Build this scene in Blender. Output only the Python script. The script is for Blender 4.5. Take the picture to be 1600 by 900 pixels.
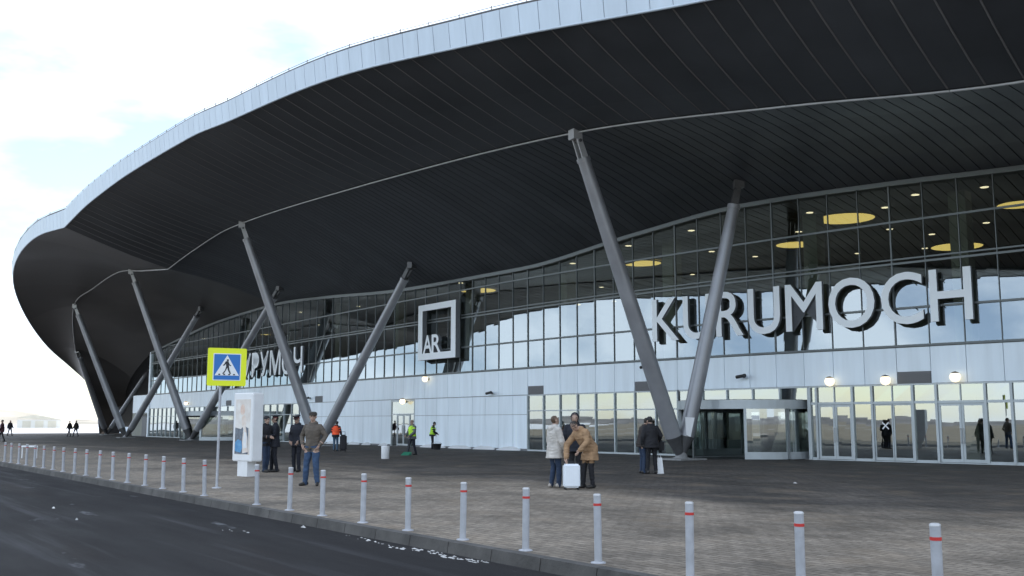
import bpy, bmesh, math, random
import numpy as np
from mathutils import Vector, Matrix, kdtree
random.seed(7); rng = np.random.RandomState(11)
for o in list(bpy.data.objects): bpy.data.objects.remove(o)
SC = bpy.context.scene
COL = SC.collection
R = math.radians
# ------------------------------------------------------------ camera
FPX, CAMH, HOR = 1600.0, 1.55, 660.0
PITCH = math.atan((HOR - 450) / FPX)
cam_d = bpy.data.cameras.new('camera'); cam_d.sensor_width = 36; cam_d.lens = 36
cam_d.clip_start = 0.1; cam_d.clip_end = 6000
cam = bpy.data.objects.new('camera', cam_d); COL.objects.link(cam)
cam.location = (0, 0, CAMH); cam.rotation_euler = (R(90) + PITCH, 0, 0)
SC.camera = cam
# ------------------------------------------------------------ sky, sun, exposure
SUN_EL, SUN_AZ = 21.0, 52.0            # azimuth clockwise from +Y (behind the terminal)
W = bpy.data.worlds.new('World'); SC.world = W; W.use_nodes = True
nt = W.node_tree; nt.nodes.clear()
sky = nt.nodes.new('ShaderNodeTexSky'); sky.sky_type = 'NISHITA'; sky.sun_disc = False
sky.sun_elevation = R(SUN_EL); sky.sun_rotation = R(SUN_AZ); sky.dust_density = 0.6; sky.air_density = 1.0; sky.ozone_density = 1.0
tc = nt.nodes.new('ShaderNodeTexCoord'); mp = nt.nodes.new('ShaderNodeMapping'); mp.inputs['Scale'].default_value = (1.5, 2.4, 5.0)
ns = nt.nodes.new('ShaderNodeTexNoise'); ns.inputs['Scale'].default_value = 2.2; ns.inputs['Detail'].default_value = 6; ns.inputs['Roughness'].default_value = .55
rp = nt.nodes.new('ShaderNodeValToRGB'); rp.color_ramp.elements[0].position = .38; rp.color_ramp.elements[1].position = .62
rp.color_ramp.elements[0].color = (0.2, 0.2, 0.2, 1); rp.color_ramp.elements[1].color = (.86, .86, .86, 1)
mx = nt.nodes.new('ShaderNodeMix'); mx.data_type = 'RGBA'
bg = nt.nodes.new('ShaderNodeBackground'); bg.inputs['Strength'].default_value = 0.13
wo = nt.nodes.new('ShaderNodeOutputWorld')
nt.links.new(tc.outputs['Generated'], mp.inputs['Vector']); nt.links.new(mp.outputs['Vector'], ns.inputs['Vector'])
nt.links.new(ns.outputs['Fac'], rp.inputs['Fac']); nt.links.new(rp.outputs['Color'], mx.inputs['Factor'])
nt.links.new(sky.outputs['Color'], mx.inputs['A']); mx.inputs['B'].default_value = (6.5, 7.2, 8.2, 1)   # thin bright veil of cloud
nt.links.new(mx.outputs['Result'], bg.inputs['Color']); nt.links.new(bg.outputs['Background'], wo.inputs['Surface'])
sd = bpy.data.lights.new('sun', 'SUN'); sd.energy = 3.2; sd.angle = R(0.5); sd.color = (1, .95, .88)
so = bpy.data.objects.new('sun', sd); COL.objects.link(so)
_d = Vector((math.sin(R(SUN_AZ)) * math.cos(R(SUN_EL)), math.cos(R(SUN_AZ)) * math.cos(R(SUN_EL)), math.sin(R(SUN_EL))))
so.rotation_euler = _d.to_track_quat('Z', 'Y').to_euler(); so.location = _d * 300
vs = SC.view_settings; vs.view_transform = 'Standard'; vs.look = 'None'; vs.exposure = 1.1; vs.gamma = 1
vs.use_curve_mapping = False

# ------------------------------------------------------------ pixel helpers (a pixel gives a direction; ground or wall gives the distance)
_cp, _sp = math.cos(PITCH), math.sin(PITCH)
def ray(x, y):
    a = (x - 800) / FPX; b = (450 - y) / FPX
    return Vector((a, _cp - b * _sp, _sp + b * _cp))
def gnd(x, y, h=0.0):
    d = ray(x, y); t = (h - CAMH) / d.z
    return Vector((t * d.x, t * d.y, h))
def atY(x, y, Y):
    d = ray(x, y); t = Y / d.y
    return Vector((d.x * t, Y, CAMH + d.z * t))
# ------------------------------------------------------------ facade plan curve: u along (right to far left), s outward, h up
_K = np.array([(68, -5.6), (60, 0.5), (52, 7), (44, 14), (38, 19.3), (32, 24.9), (26, 30.5), (18.6, 37.5), (12.2, 43.8), (6, 50.6), (0.5, 57.3), (-4.6, 64.2), (-14, 77.2), (-29, 98), (-42, 115.5), (-60, 139.5), (-90, 179), (-120, 218)], float)
_c = []
for i in range(1, len(_K) - 2):
    p0, p1, p2, p3 = _K[i-1:i+3]
    for t in np.linspace(0, 1, 40, endpoint=False):
        _c.append(.5 * (2*p1 + (p2-p0)*t + (2*p0-5*p1+4*p2-p3)*t*t + (3*p1-p0-3*p2+p3)*t**3))
_c = np.array(_c)
_L = np.r_[0, np.cumsum(np.linalg.norm(np.diff(_c, axis=0), axis=1))]; _L = _L - _L[5 * 40]
_T = np.gradient(_c, axis=0); _T /= np.linalg.norm(_T, axis=1)[:, None]
_N = np.stack([-_T[:, 1], _T[:, 0]], 1)
if _N[300].dot(-_c[300]) < 0: _N = -_N
def G(u, s, h):
    x = np.interp(u, _L, _c[:, 0]); y = np.interp(u, _L, _c[:, 1]); nx = np.interp(u, _L, _N[:, 0]); ny = np.interp(u, _L, _N[:, 1])
    k = math.hypot(nx, ny)
    return Vector((x + s * nx / k, y + s * ny / k, h))
def Nrm(u): return (G(u, 1, 0) - G(u, 0, 0)).normalized()
def Tan(u): return (G(u + .01, 0, 0) - G(u - .01, 0, 0)).normalized()   # towards far left
def u_at(x, s=0.0):
    d = ray(x, 690); best = None
    us = np.linspace(-20, 125, 1451); prev = None
    for u in us:
        p = G(u, s, 0); c = p.x * d.y - p.y * d.x
        if prev is not None and prev[1] * c <= 0: return prev[0] + (u - prev[0]) * prev[1] / (prev[1] - c)
        prev = (u, c)
    return 0
def pchip(xs, ys):
    xs = np.array(xs, float); ys = np.array(ys, float); d = np.diff(ys) / np.diff(xs); m = np.zeros(len(xs))
    m[0], m[-1] = d[0], d[-1]
    for i in range(1, len(xs)-1): m[i] = 0 if d[i-1]*d[i] <= 0 else 2*d[i-1]*d[i]/(d[i-1]+d[i])
    def f(x):
        x = min(max(x, xs[0]), xs[-1]); i = min(int(np.searchsorted(xs, x, 'right'))-1, len(xs)-2); i = max(i, 0)
        h = xs[i+1]-xs[i]; t = (x-xs[i])/h
        return float((2*t**3-3*t*t+1)*ys[i] + (t**3-2*t*t+t)*h*m[i] + (-2*t**3+3*t*t)*ys[i+1] + (t**3-t*t)*h*m[i+1])
    return f
hF = pchip([-40, 0, 9.6, 14.5, 21.5, 27.8, 36.7, 44.6, 50.7, 62, 71, 84, 98, 106], [10.6, 10.8, 11.0, 11.2, 11.36, 10.93, 10.2, 10.27, 10.4, 11.05, 11.4, 11.06, 9.84, 9.0])
LEAN = .0
def sG(h): return 0.
hO = pchip([-40, -12, 6.85, 14, 23.5, 34.8, 58.3, 66, 71.9], [10.2, 10.6, 11.4, 12.27, 13.4, 13.95, 14.85, 14.3, 13.62])
hO2 = pchip([71.9, 79, 86.4, 95, 102, 106], [13.62, 14.35, 15.1, 14.5, 13.4, 12.6])
def hOf(u): return hO(u) if u < 71.9 else hO2(u)
sE = pchip([-40, 14, 22, 32, 60, 72], [14, 14, 15, 16, 16.6, 16.8])
hE = pchip([-40, -10, 7, 14.2, 18.4, 23.6, 28.8, 33, 39, 45, 56, 65, 72], [12.3, 12.7, 13.6, 14.5, 14.95, 15.45, 15.95, 16.23, 16.5, 16.95, 17.1, 16.8, 16.1])
hFas = pchip([-40, 14, 29, 45, 60, 72], [1.05, 1.05, .98, .95, 1.06, 1.25])
# ------------------------------------------------------------ materials
MATS = {}
def mat(name, col, rough=.6, metal=0., var=0., vscale=3., bump=0., bscale=40., spec=.5, coat=0., emit=None, estr=0., stretch=None):
    if name in MATS: return MATS[name]
    m = bpy.data.materials.new(name); m.use_nodes = True; n = m.node_tree.nodes; l = m.node_tree.links
    p = n['Principled BSDF']; p.inputs['Base Color'].default_value = (*col, 1); p.inputs['Roughness'].default_value = rough; p.inputs['Metallic'].default_value = metal
    p.inputs['Specular IOR Level'].default_value = spec; p.inputs['Coat Weight'].default_value = coat
    g = n.new('ShaderNodeNewGeometry'); vec = g.outputs['Position']
    if stretch:
        mpn = n.new('ShaderNodeMapping'); mpn.inputs['Scale'].default_value = stretch; l.new(vec, mpn.inputs['Vector']); vec = mpn.outputs['Vector']
    if var > 0:
        t = n.new('ShaderNodeTexNoise'); t.inputs['Scale'].default_value = vscale; t.inputs['Detail'].default_value = 5; l.new(vec, t.inputs['Vector'])
        r = n.new('ShaderNodeMapRange'); r.inputs['From Min'].default_value = .3; r.inputs['From Max'].default_value = .7
        r.inputs['To Min'].default_value = 1 - var; r.inputs['To Max'].default_value = 1 + var; l.new(t.outputs['Fac'], r.inputs['Value'])
        oi = n.new('ShaderNodeObjectInfo'); r2 = n.new('ShaderNodeMapRange'); r2.inputs['To Min'].default_value = 1 - var*.5; r2.inputs['To Max'].default_value = 1 + var*.5
        l.new(oi.outputs['Random'], r2.inputs['Value'])
        mm = n.new('ShaderNodeMath'); mm.operation = 'MULTIPLY'; l.new(r.outputs['Result'], mm.inputs[0]); l.new(r2.outputs['Result'], mm.inputs[1])
        v = n.new('ShaderNodeVectorMath'); v.operation = 'SCALE'; v.inputs[0].default_value = col; l.new(mm.outputs['Value'], v.inputs['Scale'])
        l.new(v.outputs['Vector'], p.inputs['Base Color'])
        rr = n.new('ShaderNodeMapRange'); rr.inputs['To Min'].default_value = max(0, rough-.12); rr.inputs['To Max'].default_value = min(1, rough+.12); l.new(t.outputs['Fac'], rr.inputs['Value']); l.new(rr.outputs['Result'], p.inputs['Roughness'])
    if bump > 0:
        t2 = n.new('ShaderNodeTexNoise'); t2.inputs['Scale'].default_value = bscale; t2.inputs['Detail'].default_value = 3; l.new(vec, t2.inputs['Vector'])
        b = n.new('ShaderNodeBump'); b.inputs['Strength'].default_value = bump; b.inputs['Distance'].default_value = .02; l.new(t2.outputs['Fac'], b.inputs['Height']); l.new(b.outputs['Normal'], p.inputs['Normal'])
    if emit: p.inputs['Emission Color'].default_value = (*emit, 1); p.inputs['Emission Strength'].default_value = estr
    MATS[name] = m; return m
def glass_mat(name, tint, refl, tilt=0.):     # tilt: bends the shading normal upwards, so upright panes mirror the dark canopy
    m = bpy.data.materials.new(name); m.use_nodes = True; n = m.node_tree.nodes; l = m.node_tree.links; n.clear()
    o = n.new('ShaderNodeOutputMaterial'); t = n.new('ShaderNodeBsdfTransparent'); t.inputs['Color'].default_value = (*tint, 1)
    g = n.new('ShaderNodeBsdfGlossy'); g.inputs['Roughness'].default_value = .004; g.inputs['Color'].default_value = (.88, .96, .97, 1)
    f = n.new('ShaderNodeFresnel'); f.inputs['IOR'].default_value = 1.5
    a = n.new('ShaderNodeMath'); a.operation = 'ADD'; a.use_clamp = True; a.inputs[1].default_value = refl; l.new(f.outputs['Fac'], a.inputs[0])
    if tilt:
        ge = n.new('ShaderNodeNewGeometry'); va = n.new('ShaderNodeVectorMath'); va.operation = 'ADD'; va.inputs[1].default_value = (0, 0, tilt); vn = n.new('ShaderNodeVectorMath'); vn.operation = 'NORMALIZE'
        l.new(ge.outputs['Normal'], va.inputs[0]); l.new(va.outputs['Vector'], vn.inputs[0]); l.new(vn.outputs['Vector'], g.inputs['Normal'])
    x = n.new('ShaderNodeMixShader'); l.new(a.outputs['Value'], x.inputs['Fac']); l.new(t.outputs[0], x.inputs[1]); l.new(g.outputs[0], x.inputs[2]); l.new(x.outputs[0], o.inputs['Surface'])
    MATS[name] = m; return m
M_SOF = mat('soffit_metal', (.056, .060, .070), .5, .0, .22, .35, spec=.33)
M_SOFB = mat('soffit_joint', (.09, .09, .095), .7, spec=.2)
M_SHELL = mat('shell_metal', (.064, .059, .058), .5, 0, .35, .5, spec=.45, stretch=(.3, .3, 2))
M_FAS = mat('fascia_metal', (.55, .63, .72), .4, .1, .07, 1.2, stretch=(2, 2, .3))
M_TRIM = mat('trim_metal', (.50, .50, .51), .4, .4, .1, 2)
M_ROOF = mat('roof_sheet', (.35, .36, .38), .5, .2, .1, .5)
M_PANEL = mat('white_cladding', (.78, .86, .94), .38, .05, .075, 1.1, stretch=(2.2, 2.2, .22))
M_JOINT = mat('cladding_joint', (.22, .23, .25), .6)
M_ALU = mat('aluminium_frame', (.46, .50, .53), .4, .3, .08, 2)
M_ALUD = mat('dark_frame', (.13, .145, .15), .4, .2, .08, 2)
M_COLM = mat('column_steel', (.33, .335, .36), .36, .35, .10, 1.2, .02, 60)
M_COLD = mat('column_joint_steel', (.10, .10, .105), .45, .3, .15, 3)
M_CONC = mat('concrete', (.26, .26, .26), .85, 0, .2, 4, .2, 30)
M_INT = mat('interior_wall', (.30, .30, .26), .8, 0, .1, 1)
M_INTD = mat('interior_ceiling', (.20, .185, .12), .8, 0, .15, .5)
M_INTC = mat('interior_column', (.46, .47, .40), .7, 0, .08, 1)
M_LIT = mat('lit_disc', (.6, .5, .2), .6, emit=(1, .74, .22), estr=.66)
M_SPOT = mat('lit_spot', (.8, .7, .5), .6, emit=(1, .86, .58), estr=1.1)
M_LAMP = mat('lamp_globe', (.8, .75, .65), .4, emit=(1, .84, .55), estr=.75)
M_BLK = mat('black_plastic', (.02, .02, .022), .5)
M_GREYV = mat('vent_grey', (.17, .17, .18), .6, .2)
M_LET = mat('letter_face', (.86, .90, .94), .35)
M_LETS = mat('letter_side', (.17, .18, .20), .5)
M_WHITE = mat('white_paint', (.78, .79, .81), .4, 0, .04, 3)
M_BOL = mat('bollard_paint', (.42, .43, .465), .45, .1, .1, 9)
M_RED = mat('red_band', (.55, .035, .03), .5)
M_SNOW = mat('snow', (.80, .80, .81), .8, 0, .06, 8, .3, 20)
M_GLASS = glass_mat('facade_glass', (.58, .63, .58), .33, .185)
M_GLASSD = glass_mat('door_glass', (.62, .66, .62), .34)
# ------------------------------------------------------------ mesh helpers
def link(name, me, m=None, parent=None):
    o = bpy.data.objects.new(name, me); COL.objects.link(o)
    if m is not None and me is not None and not me.materials:
        for q in (m if isinstance(m, (list, tuple)) else [m]): me.materials.append(q)
    if parent is not None: o.parent = parent
    return o
class MB:
    def __init__(s): s.v = []; s.f = []; s.mi = []; s.sm = []
    def add(s, vs, fs, mi=0, smooth=False):
        b = len(s.v); s.v += [tuple(q) for q in vs]; s.f += [tuple(i + b for i in f) for f in fs]; s.mi += [mi]*len(fs); s.sm += [smooth]*len(fs); return s
    def hexa(s, p, mi=0):      # 8 points: bottom ring then top ring
        return s.add(p, [(3,2,1,0),(4,5,6,7),(0,1,5,4),(1,2,6,5),(2,3,7,6),(3,0,4,7)], mi)
    def fbox(s, u0, u1, s0, s1, h0, h1, mi=0, nseg=1):
        for k in range(nseg):
            a = u0 + (u1-u0)*k/nseg; b = u0 + (u1-u0)*(k+1)/nseg
            s.hexa([G(a,s1,h0),G(a,s0,h0),G(b,s0,h0),G(b,s1,h0),G(a,s1,h1),G(a,s0,h1),G(b,s0,h1),G(b,s1,h1)], mi)
        return s
    def gbox(s, u0, u1, s0, s1, h0, h1, mi=0, nseg=1, h1b=None):      # like fbox, on the leaning glass
        for k in range(nseg):
            a = u0 + (u1-u0)*k/nseg; b = u0 + (u1-u0)*(k+1)/nseg; l0 = sG(h0); l1 = sG(h1)
            s.hexa([G(a,s1+l0,h0),G(a,s0+l0,h0),G(b,s0+l0,h0),G(b,s1+l0,h0),G(a,s1+l1,h1),G(a,s0+l1,h1),G(b,s0+l1,h1),G(b,s1+l1,h1)], mi)
        return s
    def box(s, c, d, M=None, mi=0):
        x,y,z = [q/2 for q in d]; p = [Vector(q) for q in ((-x,-y,-z),(x,-y,-z),(x,y,-z),(-x,y,-z),(-x,-y,z),(x,-y,z),(x,y,z),(-x,y,z))]
        return s.hexa([(M @ q if M else q) + Vector(c) for q in p], mi)
    def tube(s, pts, rads, n=10, mi=0, caps=True, smooth=True):
        pts = [Vector(p) for p in pts]
        if not hasattr(rads, '__len__'): rads = [rads]*len(pts)
        vs = []; fs = []
        for i, p in enumerate(pts):
            t = (pts[min(i+1, len(pts)-1)] - pts[max(i-1, 0)]).normalized()
            ref = Vector((0,0,1)) if abs(t.z) < .95 else Vector((1,0,0))
            a = t.cross(ref).normalized(); b = a.cross(t).normalized()
            for k in range(n):
                w = 2*math.pi*k/n; vs.append(p + (a*math.cos(w) + b*math.sin(w))*rads[i])
        for i in range(len(pts)-1):
            for k in range(n):
                k2 = (k+1) % n; fs.append((i*n+k, i*n+k2, (i+1)*n+k2, (i+1)*n+k))
        s.add(vs, fs, mi, smooth)
        if caps:
            s.add([vs[k] for k in range(n)], [tuple(range(n-1,-1,-1))], mi); s.add([vs[(len(pts)-1)*n+k] for k in range(n)], [tuple(range(n))], mi)
        return s
    def lathe(s, prof, c=(0,0,0), n=16, mi=0, smooth=True):
        c = Vector(c); vs = []; fs = []
        for r, z in prof:
            for k in range(n):
                w = 2*math.pi*k/n; vs.append(c + Vector((r*math.cos(w), r*math.sin(w), z)))
        for i in range(len(prof)-1):
            for k in range(n): fs.append((i*n+k, i*n+(k+1)%n, (i+1)*n+(k+1)%n, (i+1)*n+k))
        s.add(vs, fs, mi, smooth); s.add(vs[:n], [tuple(range(n-1,-1,-1))], mi); s.add(vs[-n:], [tuple(range(n))], mi)
        return s
    def grid(s, rows, mi=0, smooth=True):
        nr, nc = len(rows), len(rows[0]); vs = [q for r in rows for q in r]
        return s.add(vs, [(i*nc+j, i*nc+j+1, (i+1)*nc+j+1, (i+1)*nc+j) for i in range(nr-1) for j in range(nc-1)], mi, smooth)
    def mesh(s, name):
        me = bpy.data.meshes.new(name); me.from_pydata(s.v, [], s.f)
        me.polygons.foreach_set('material_index', s.mi); me.polygons.foreach_set('use_smooth', s.sm); me.update(); return me
    def build(s, name, m, parent=None): return link(name, s.mesh(name), m, parent)
def tag(o, label=None, cat=None, group=None, kind=None):
    if label: o['label'] = label
    if cat: o['category'] = cat
    if group: o['group'] = group
    if kind: o['kind'] = kind
    return o
def empty(name, loc=(0,0,0), rz=0.):
    o = bpy.data.objects.new(name, None); COL.objects.link(o); o.location = loc; o.rotation_euler = (0,0,rz); o.empty_display_size = .2; return o
def copy_tree(o, parent=None):
    c = o.copy(); COL.objects.link(c); c.parent = parent
    for ch in list(o.children): copy_tree(ch, c)
    return c
def spline(pts, n):
    P = [Vector(p) for p in pts]; P = [P[0]*2-P[1]] + P + [P[-1]*2-P[-2]]; out = []
    m = len(P) - 3
    for k in range(n):
        t = k/(n-1)*m; i = min(int(t), m-1); t -= i; p0,p1,p2,p3 = P[i:i+4]
        out.append(.5*(2*p1 + (p2-p0)*t + (2*p0-5*p1+4*p2-p3)*t*t + (3*p1-p0-3*p2+p3)*t**3))
    return out

# ============================================================ GROUND
KD = (gnd(0, 722) - gnd(1000, 899)).normalized()            # direction of the kerb, towards far left
KP = gnd(700, 847); KN = Vector((-KD.y, KD.x, 0)); KN = KN if KN.y > 0 else -KN   # KN: from the road to the plaza
KANG = math.atan2(KD.y, KD.x)
ROADZ = -0.14
def kp(a, b, z=0): return Vector((KP.x, KP.y, 0)) + KD*a + KN*b + Vector((0,0,z))
def ground_mat(name, kind):
    m = bpy.data.materials.new(name); m.use_nodes = True; n = m.node_tree.nodes; l = m.node_tree.links; p = n['Principled BSDF']
    g = n.new('ShaderNodeNewGeometry'); mp = n.new('ShaderNodeMapping'); mp.vector_type = 'TEXTURE'
    mp.inputs['Location'].default_value = (KP.x, KP.y, 0); mp.inputs['Rotation'].default_value = (0, 0, KANG); l.new(g.outputs['Position'], mp.inputs['Vector'])
    def noise(sc, det=5, scale=(1,1,1), ro=.55):
        q = n.new('ShaderNodeMapping'); q.inputs['Scale'].default_value = scale; l.new(mp.outputs['Vector'], q.inputs['Vector'])
        t = n.new('ShaderNodeTexNoise'); t.inputs['Scale'].default_value = sc; t.inputs['Detail'].default_value = det; t.inputs['Roughness'].default_value = ro; l.new(q.outputs['Vector'], t.inputs['Vector']); return t.outputs['Fac']
    def rng_(v, a, b, c, d):
        r = n.new('ShaderNodeMapRange'); r.inputs['From Min'].default_value = a; r.inputs['From Max'].default_value = b; r.inputs['To Min'].default_value = c; r.inputs['To Max'].default_value = d; l.new(v, r.inputs['Value']); return r.outputs['Result']
    def mix(f, a, b):
        x = n.new('ShaderNodeMix'); x.data_type = 'RGBA'
        l.new(f, x.inputs['Factor']) if not isinstance(f, (int, float)) else setattr(x.inputs['Factor'], 'default_value', f)
        for k, q in (('A', a), ('B', b)):
            if isinstance(q, tuple): x.inputs[k].default_value = (*q, 1)
            else: l.new(q, x.inputs[k])
        return x.outputs['Result']
    def math_(op, a, b):
        x = n.new('ShaderNodeMath'); x.operation = op
        for k, q in ((0, a), (1, b)):
            if isinstance(q, (int, float)): x.inputs[k].default_value = q
            else: l.new(q, x.inputs[k])
        return x.outputs['Value']
    def mulc(c, f):
        v = n.new('ShaderNodeVectorMath'); v.operation = 'SCALE'; l.new(c, v.inputs[0]); l.new(f, v.inputs['Scale']); return v.outputs['Vector']
    sx = n.new('ShaderNodeSeparateXYZ'); l.new(mp.outputs['Vector'], sx.inputs[0])
    if kind == 'plaza':
        br = n.new('ShaderNodeTexBrick'); l.new(mp.outputs['Vector'], br.inputs['Vector']); br.inputs['Scale'].default_value = 1
        br.inputs['Brick Width'].default_value = .28; br.inputs['Row Height'].default_value = .14; br.inputs['Mortar Size'].default_value = .010; br.inputs['Mortar Smooth'].default_value = .3
        br.inputs['Color1'].default_value = (.82, .80, .78, 1); br.inputs['Color2'].default_value = (1.14, 1.13, 1.12, 1); br.inputs['Mortar'].default_value = (.5, .48, .46, 1)
        br2 = n.new('ShaderNodeTexBrick'); l.new(mp.outputs['Vector'], br2.inputs['Vector']); br2.inputs['Scale'].default_value = 1
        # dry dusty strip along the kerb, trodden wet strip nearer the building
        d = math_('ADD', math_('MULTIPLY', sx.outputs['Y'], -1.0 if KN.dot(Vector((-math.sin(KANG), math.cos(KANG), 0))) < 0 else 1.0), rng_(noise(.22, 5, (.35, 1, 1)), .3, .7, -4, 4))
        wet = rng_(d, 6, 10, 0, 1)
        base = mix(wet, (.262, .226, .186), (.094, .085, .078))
        blot = rng_(noise(.45, 9, (.7, .8, 1), .70), .36, .6, .52, 1.1)
        base = mulc(base, blot)
        base = mulc(base, rng_(noise(4.5, 8, (1.0, .9, 1), .75), .32, .68, .80, 1.18))
        base = mulc(base, rng_(noise(14, 4), .3, .7, .74, 1.26))
        v = n.new('ShaderNodeVectorMath'); v.operation = 'MULTIPLY'; l.new(base, v.inputs[0]); l.new(br.outputs['Color'], v.inputs[1])
        tan = rng_(noise(.9, 6, (.7, 1, 1)), .52, .72, 0, .4)
        c = mix(tan, v.outputs['Vector'], (.24, .185, .13))
        l.new(c, p.inputs['Base Color']); l.new(rng_(blot, .55, 1.08, .62, .92), p.inputs['Roughness']); p.inputs['Specular IOR Level'].default_value = .25
        b = n.new('ShaderNodeBump'); b.inputs['Strength'].default_value = .5; b.inputs['Distance'].default_value = .012
        hh = math_('ADD', math_('MULTIPLY', br.outputs['Fac'], -1.0), math_('MULTIPLY', noise(30, 3), .5)); l.new(hh, b.inputs['Height']); l.new(b.outputs['Normal'], p.inputs['Normal'])
    elif kind == 'road':
        base = mix(rng_(noise(.35, 5, (.12, 1, 1)), .35, .65, 0, 1), (.020, .0195, .021), (.034, .032, .032))
        base = mulc(base, rng_(noise(90, 3), .2, .8, .72, 1.3))
        st = rng_(noise(1.1, 6, (.06, 1.6, 1), .62), .54, .70, 0, .6)      # salt and worn streaks along the lane
        base = mix(st, base, (.085, .085, .092))
        sp = rng_(noise(.8, 7, (.5, 1.7, 1), .62), .64, .72, 0, .45)
        base = mix(sp, base, (.30, .31, .33))
        br = rng_(noise(.6, 4, (.2, 1.2, 1)), .55, .75, 0, .5); base = mix(br, base, (.034, .026, .023))
        l.new(base, p.inputs['Base Color']); l.new(rng_(noise(1.5, 4, (.2, 1, 1)), .3, .7, .75, .95), p.inputs['Roughness']); p.inputs['Specular IOR Level'].default_value = .12
        b = n.new('ShaderNodeBump'); b.inputs['Strength'].default_value = .4; b.inputs['Distance'].default_value = .01; l.new(noise(120, 2), b.inputs['Height']); l.new(b.outputs['Normal'], p.inputs['Normal'])
    else:
        base = mix(rng_(noise(.012, 6), .56, .66, 0, .8), (.19, .155, .11), (.40, .385, .37))
        base = mulc(base, rng_(noise(.2, 5), .3, .7, .75, 1.2)); l.new(base, p.inputs['Base Color']); p.inputs['Roughness'].default_value = .95
    return m
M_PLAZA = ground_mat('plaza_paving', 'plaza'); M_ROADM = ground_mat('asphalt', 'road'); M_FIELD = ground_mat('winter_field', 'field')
q = 3000
o = MB().add([(-q,-q,ROADZ-.06),(q,-q,ROADZ-.06),(q,q,ROADZ-.06),(-q,q,ROADZ-.06)], [(0,1,2,3)]).build('ground', M_FIELD); tag(o, kind='structure')
o = MB().add([kp(-120,-14,ROADZ), kp(-120,0.05,ROADZ), kp(400,0.05,ROADZ), kp(400,-14,ROADZ)], [(0,1,2,3)]).build('road', M_ROADM); tag(o, kind='structure')
m = MB(); e = [kp(-110,0.13), kp(-110,75), kp(135,75), kp(150,60), kp(150,0.13)]
m.add(e + [Vector((p.x,p.y,ROADZ-.05)) for p in e], [(4,3,2,1,0)] + [(i,(i+1)%5,(i+1)%5+5,i+5) for i in range(5)])
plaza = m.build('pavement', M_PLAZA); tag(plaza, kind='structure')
if plaza.data.polygons[0].normal.z < 0: plaza.data.flip_normals()
o = MB().add([kp(136,-14.5,ROADZ-.03), kp(136,75,ROADZ-.03), Vector((60,420,ROADZ-.03)), Vector((60,1400,ROADZ-.03)), Vector((-1400,1400,ROADZ-.03)), Vector((-900,100,ROADZ-.03)), Vector((-160,100,ROADZ-.03))], [(6,5,4,3,2,1,0)]).build('snow_field', mat('snow_ground', (.74,.74,.76), .9, 0, .12, .02)); tag(o, kind='structure')
# kerb of single stones, the near ones as parts
M_KERB = mat('kerb_stone', (.085, .080, .076), .85, 0, .35, 2.5, .4, 25)
kerb = empty('kerb', kp(0,0)); tag(kerb, kind='structure')
def kerbstone(a0, a1, mb):
    mb.hexa([kp(a0,-.02,ROADZ-.04),kp(a0,.15,ROADZ-.04),kp(a1,.15,ROADZ-.04),kp(a1,-.02,ROADZ-.04),kp(a0,.01,.006),kp(a0,.15,.010),kp(a1,.15,.010),kp(a1,.01,.006)])
base_inv = Matrix.Translation(-Vector(kerb.location))
for i in range(-10, 60):
    mb = MB(); kerbstone(i+.008, i+.992, mb); mb.v = [tuple(base_inv @ Vector(p)) for p in mb.v]; mb.build('kerb_stone', M_KERB, kerb)
mb = MB()
for i in list(range(-100,-10)) + list(range(60,150)): kerbstone(i+.008, i+.992, mb)
mb.v = [tuple(base_inv @ Vector(p)) for p in mb.v]; tag(mb.build('far_kerb_stones', M_KERB, kerb), kind='stuff')
# snow and grit left along the gutter
mb = MB()
def lump(c, r, hgt):
    vs = [Vector(c) + Vector((0,0,hgt))]; n = 7; a0 = random.random()*6
    for k in range(n):
        w = a0 + 2*math.pi*k/n; rr = r*random.uniform(.6,1.25); vs.append(Vector(c) + KD*math.cos(w)*rr*1.6 + KN*math.sin(w)*rr*.6)
    mb.add(vs, [(0,1+k,1+(k+1)%n) for k in range(n)], 0, True)
for (x0,y0,x1,y1,cnt) in ((545,838,600,850,12),(605,853,660,860,22),(665,862,690,865,9),(690,868,760,880,36),(350,828,392,832,5)):
    for k in range(cnt):
        t = random.random(); p = gnd(x0+(x1-x0)*t+random.uniform(-5,5), y0+(y1-y0)*t+random.uniform(-2,2), ROADZ); lump(p, random.uniform(.008,.04), random.uniform(.004,.016))
for (x,y) in ((474,824),(84,794),(120,812),(1242,755)):
    p = gnd(x,y, ROADZ if x < 1000 else 0); lump(p, .05, .035)
tag(mb.build('snow_residue', mat('dirty_snow', (.46,.45,.44), .9, 0, .4, 12)), 'dirty white snow crumbs lying in the gutter', 'snow', kind='stuff')
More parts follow.
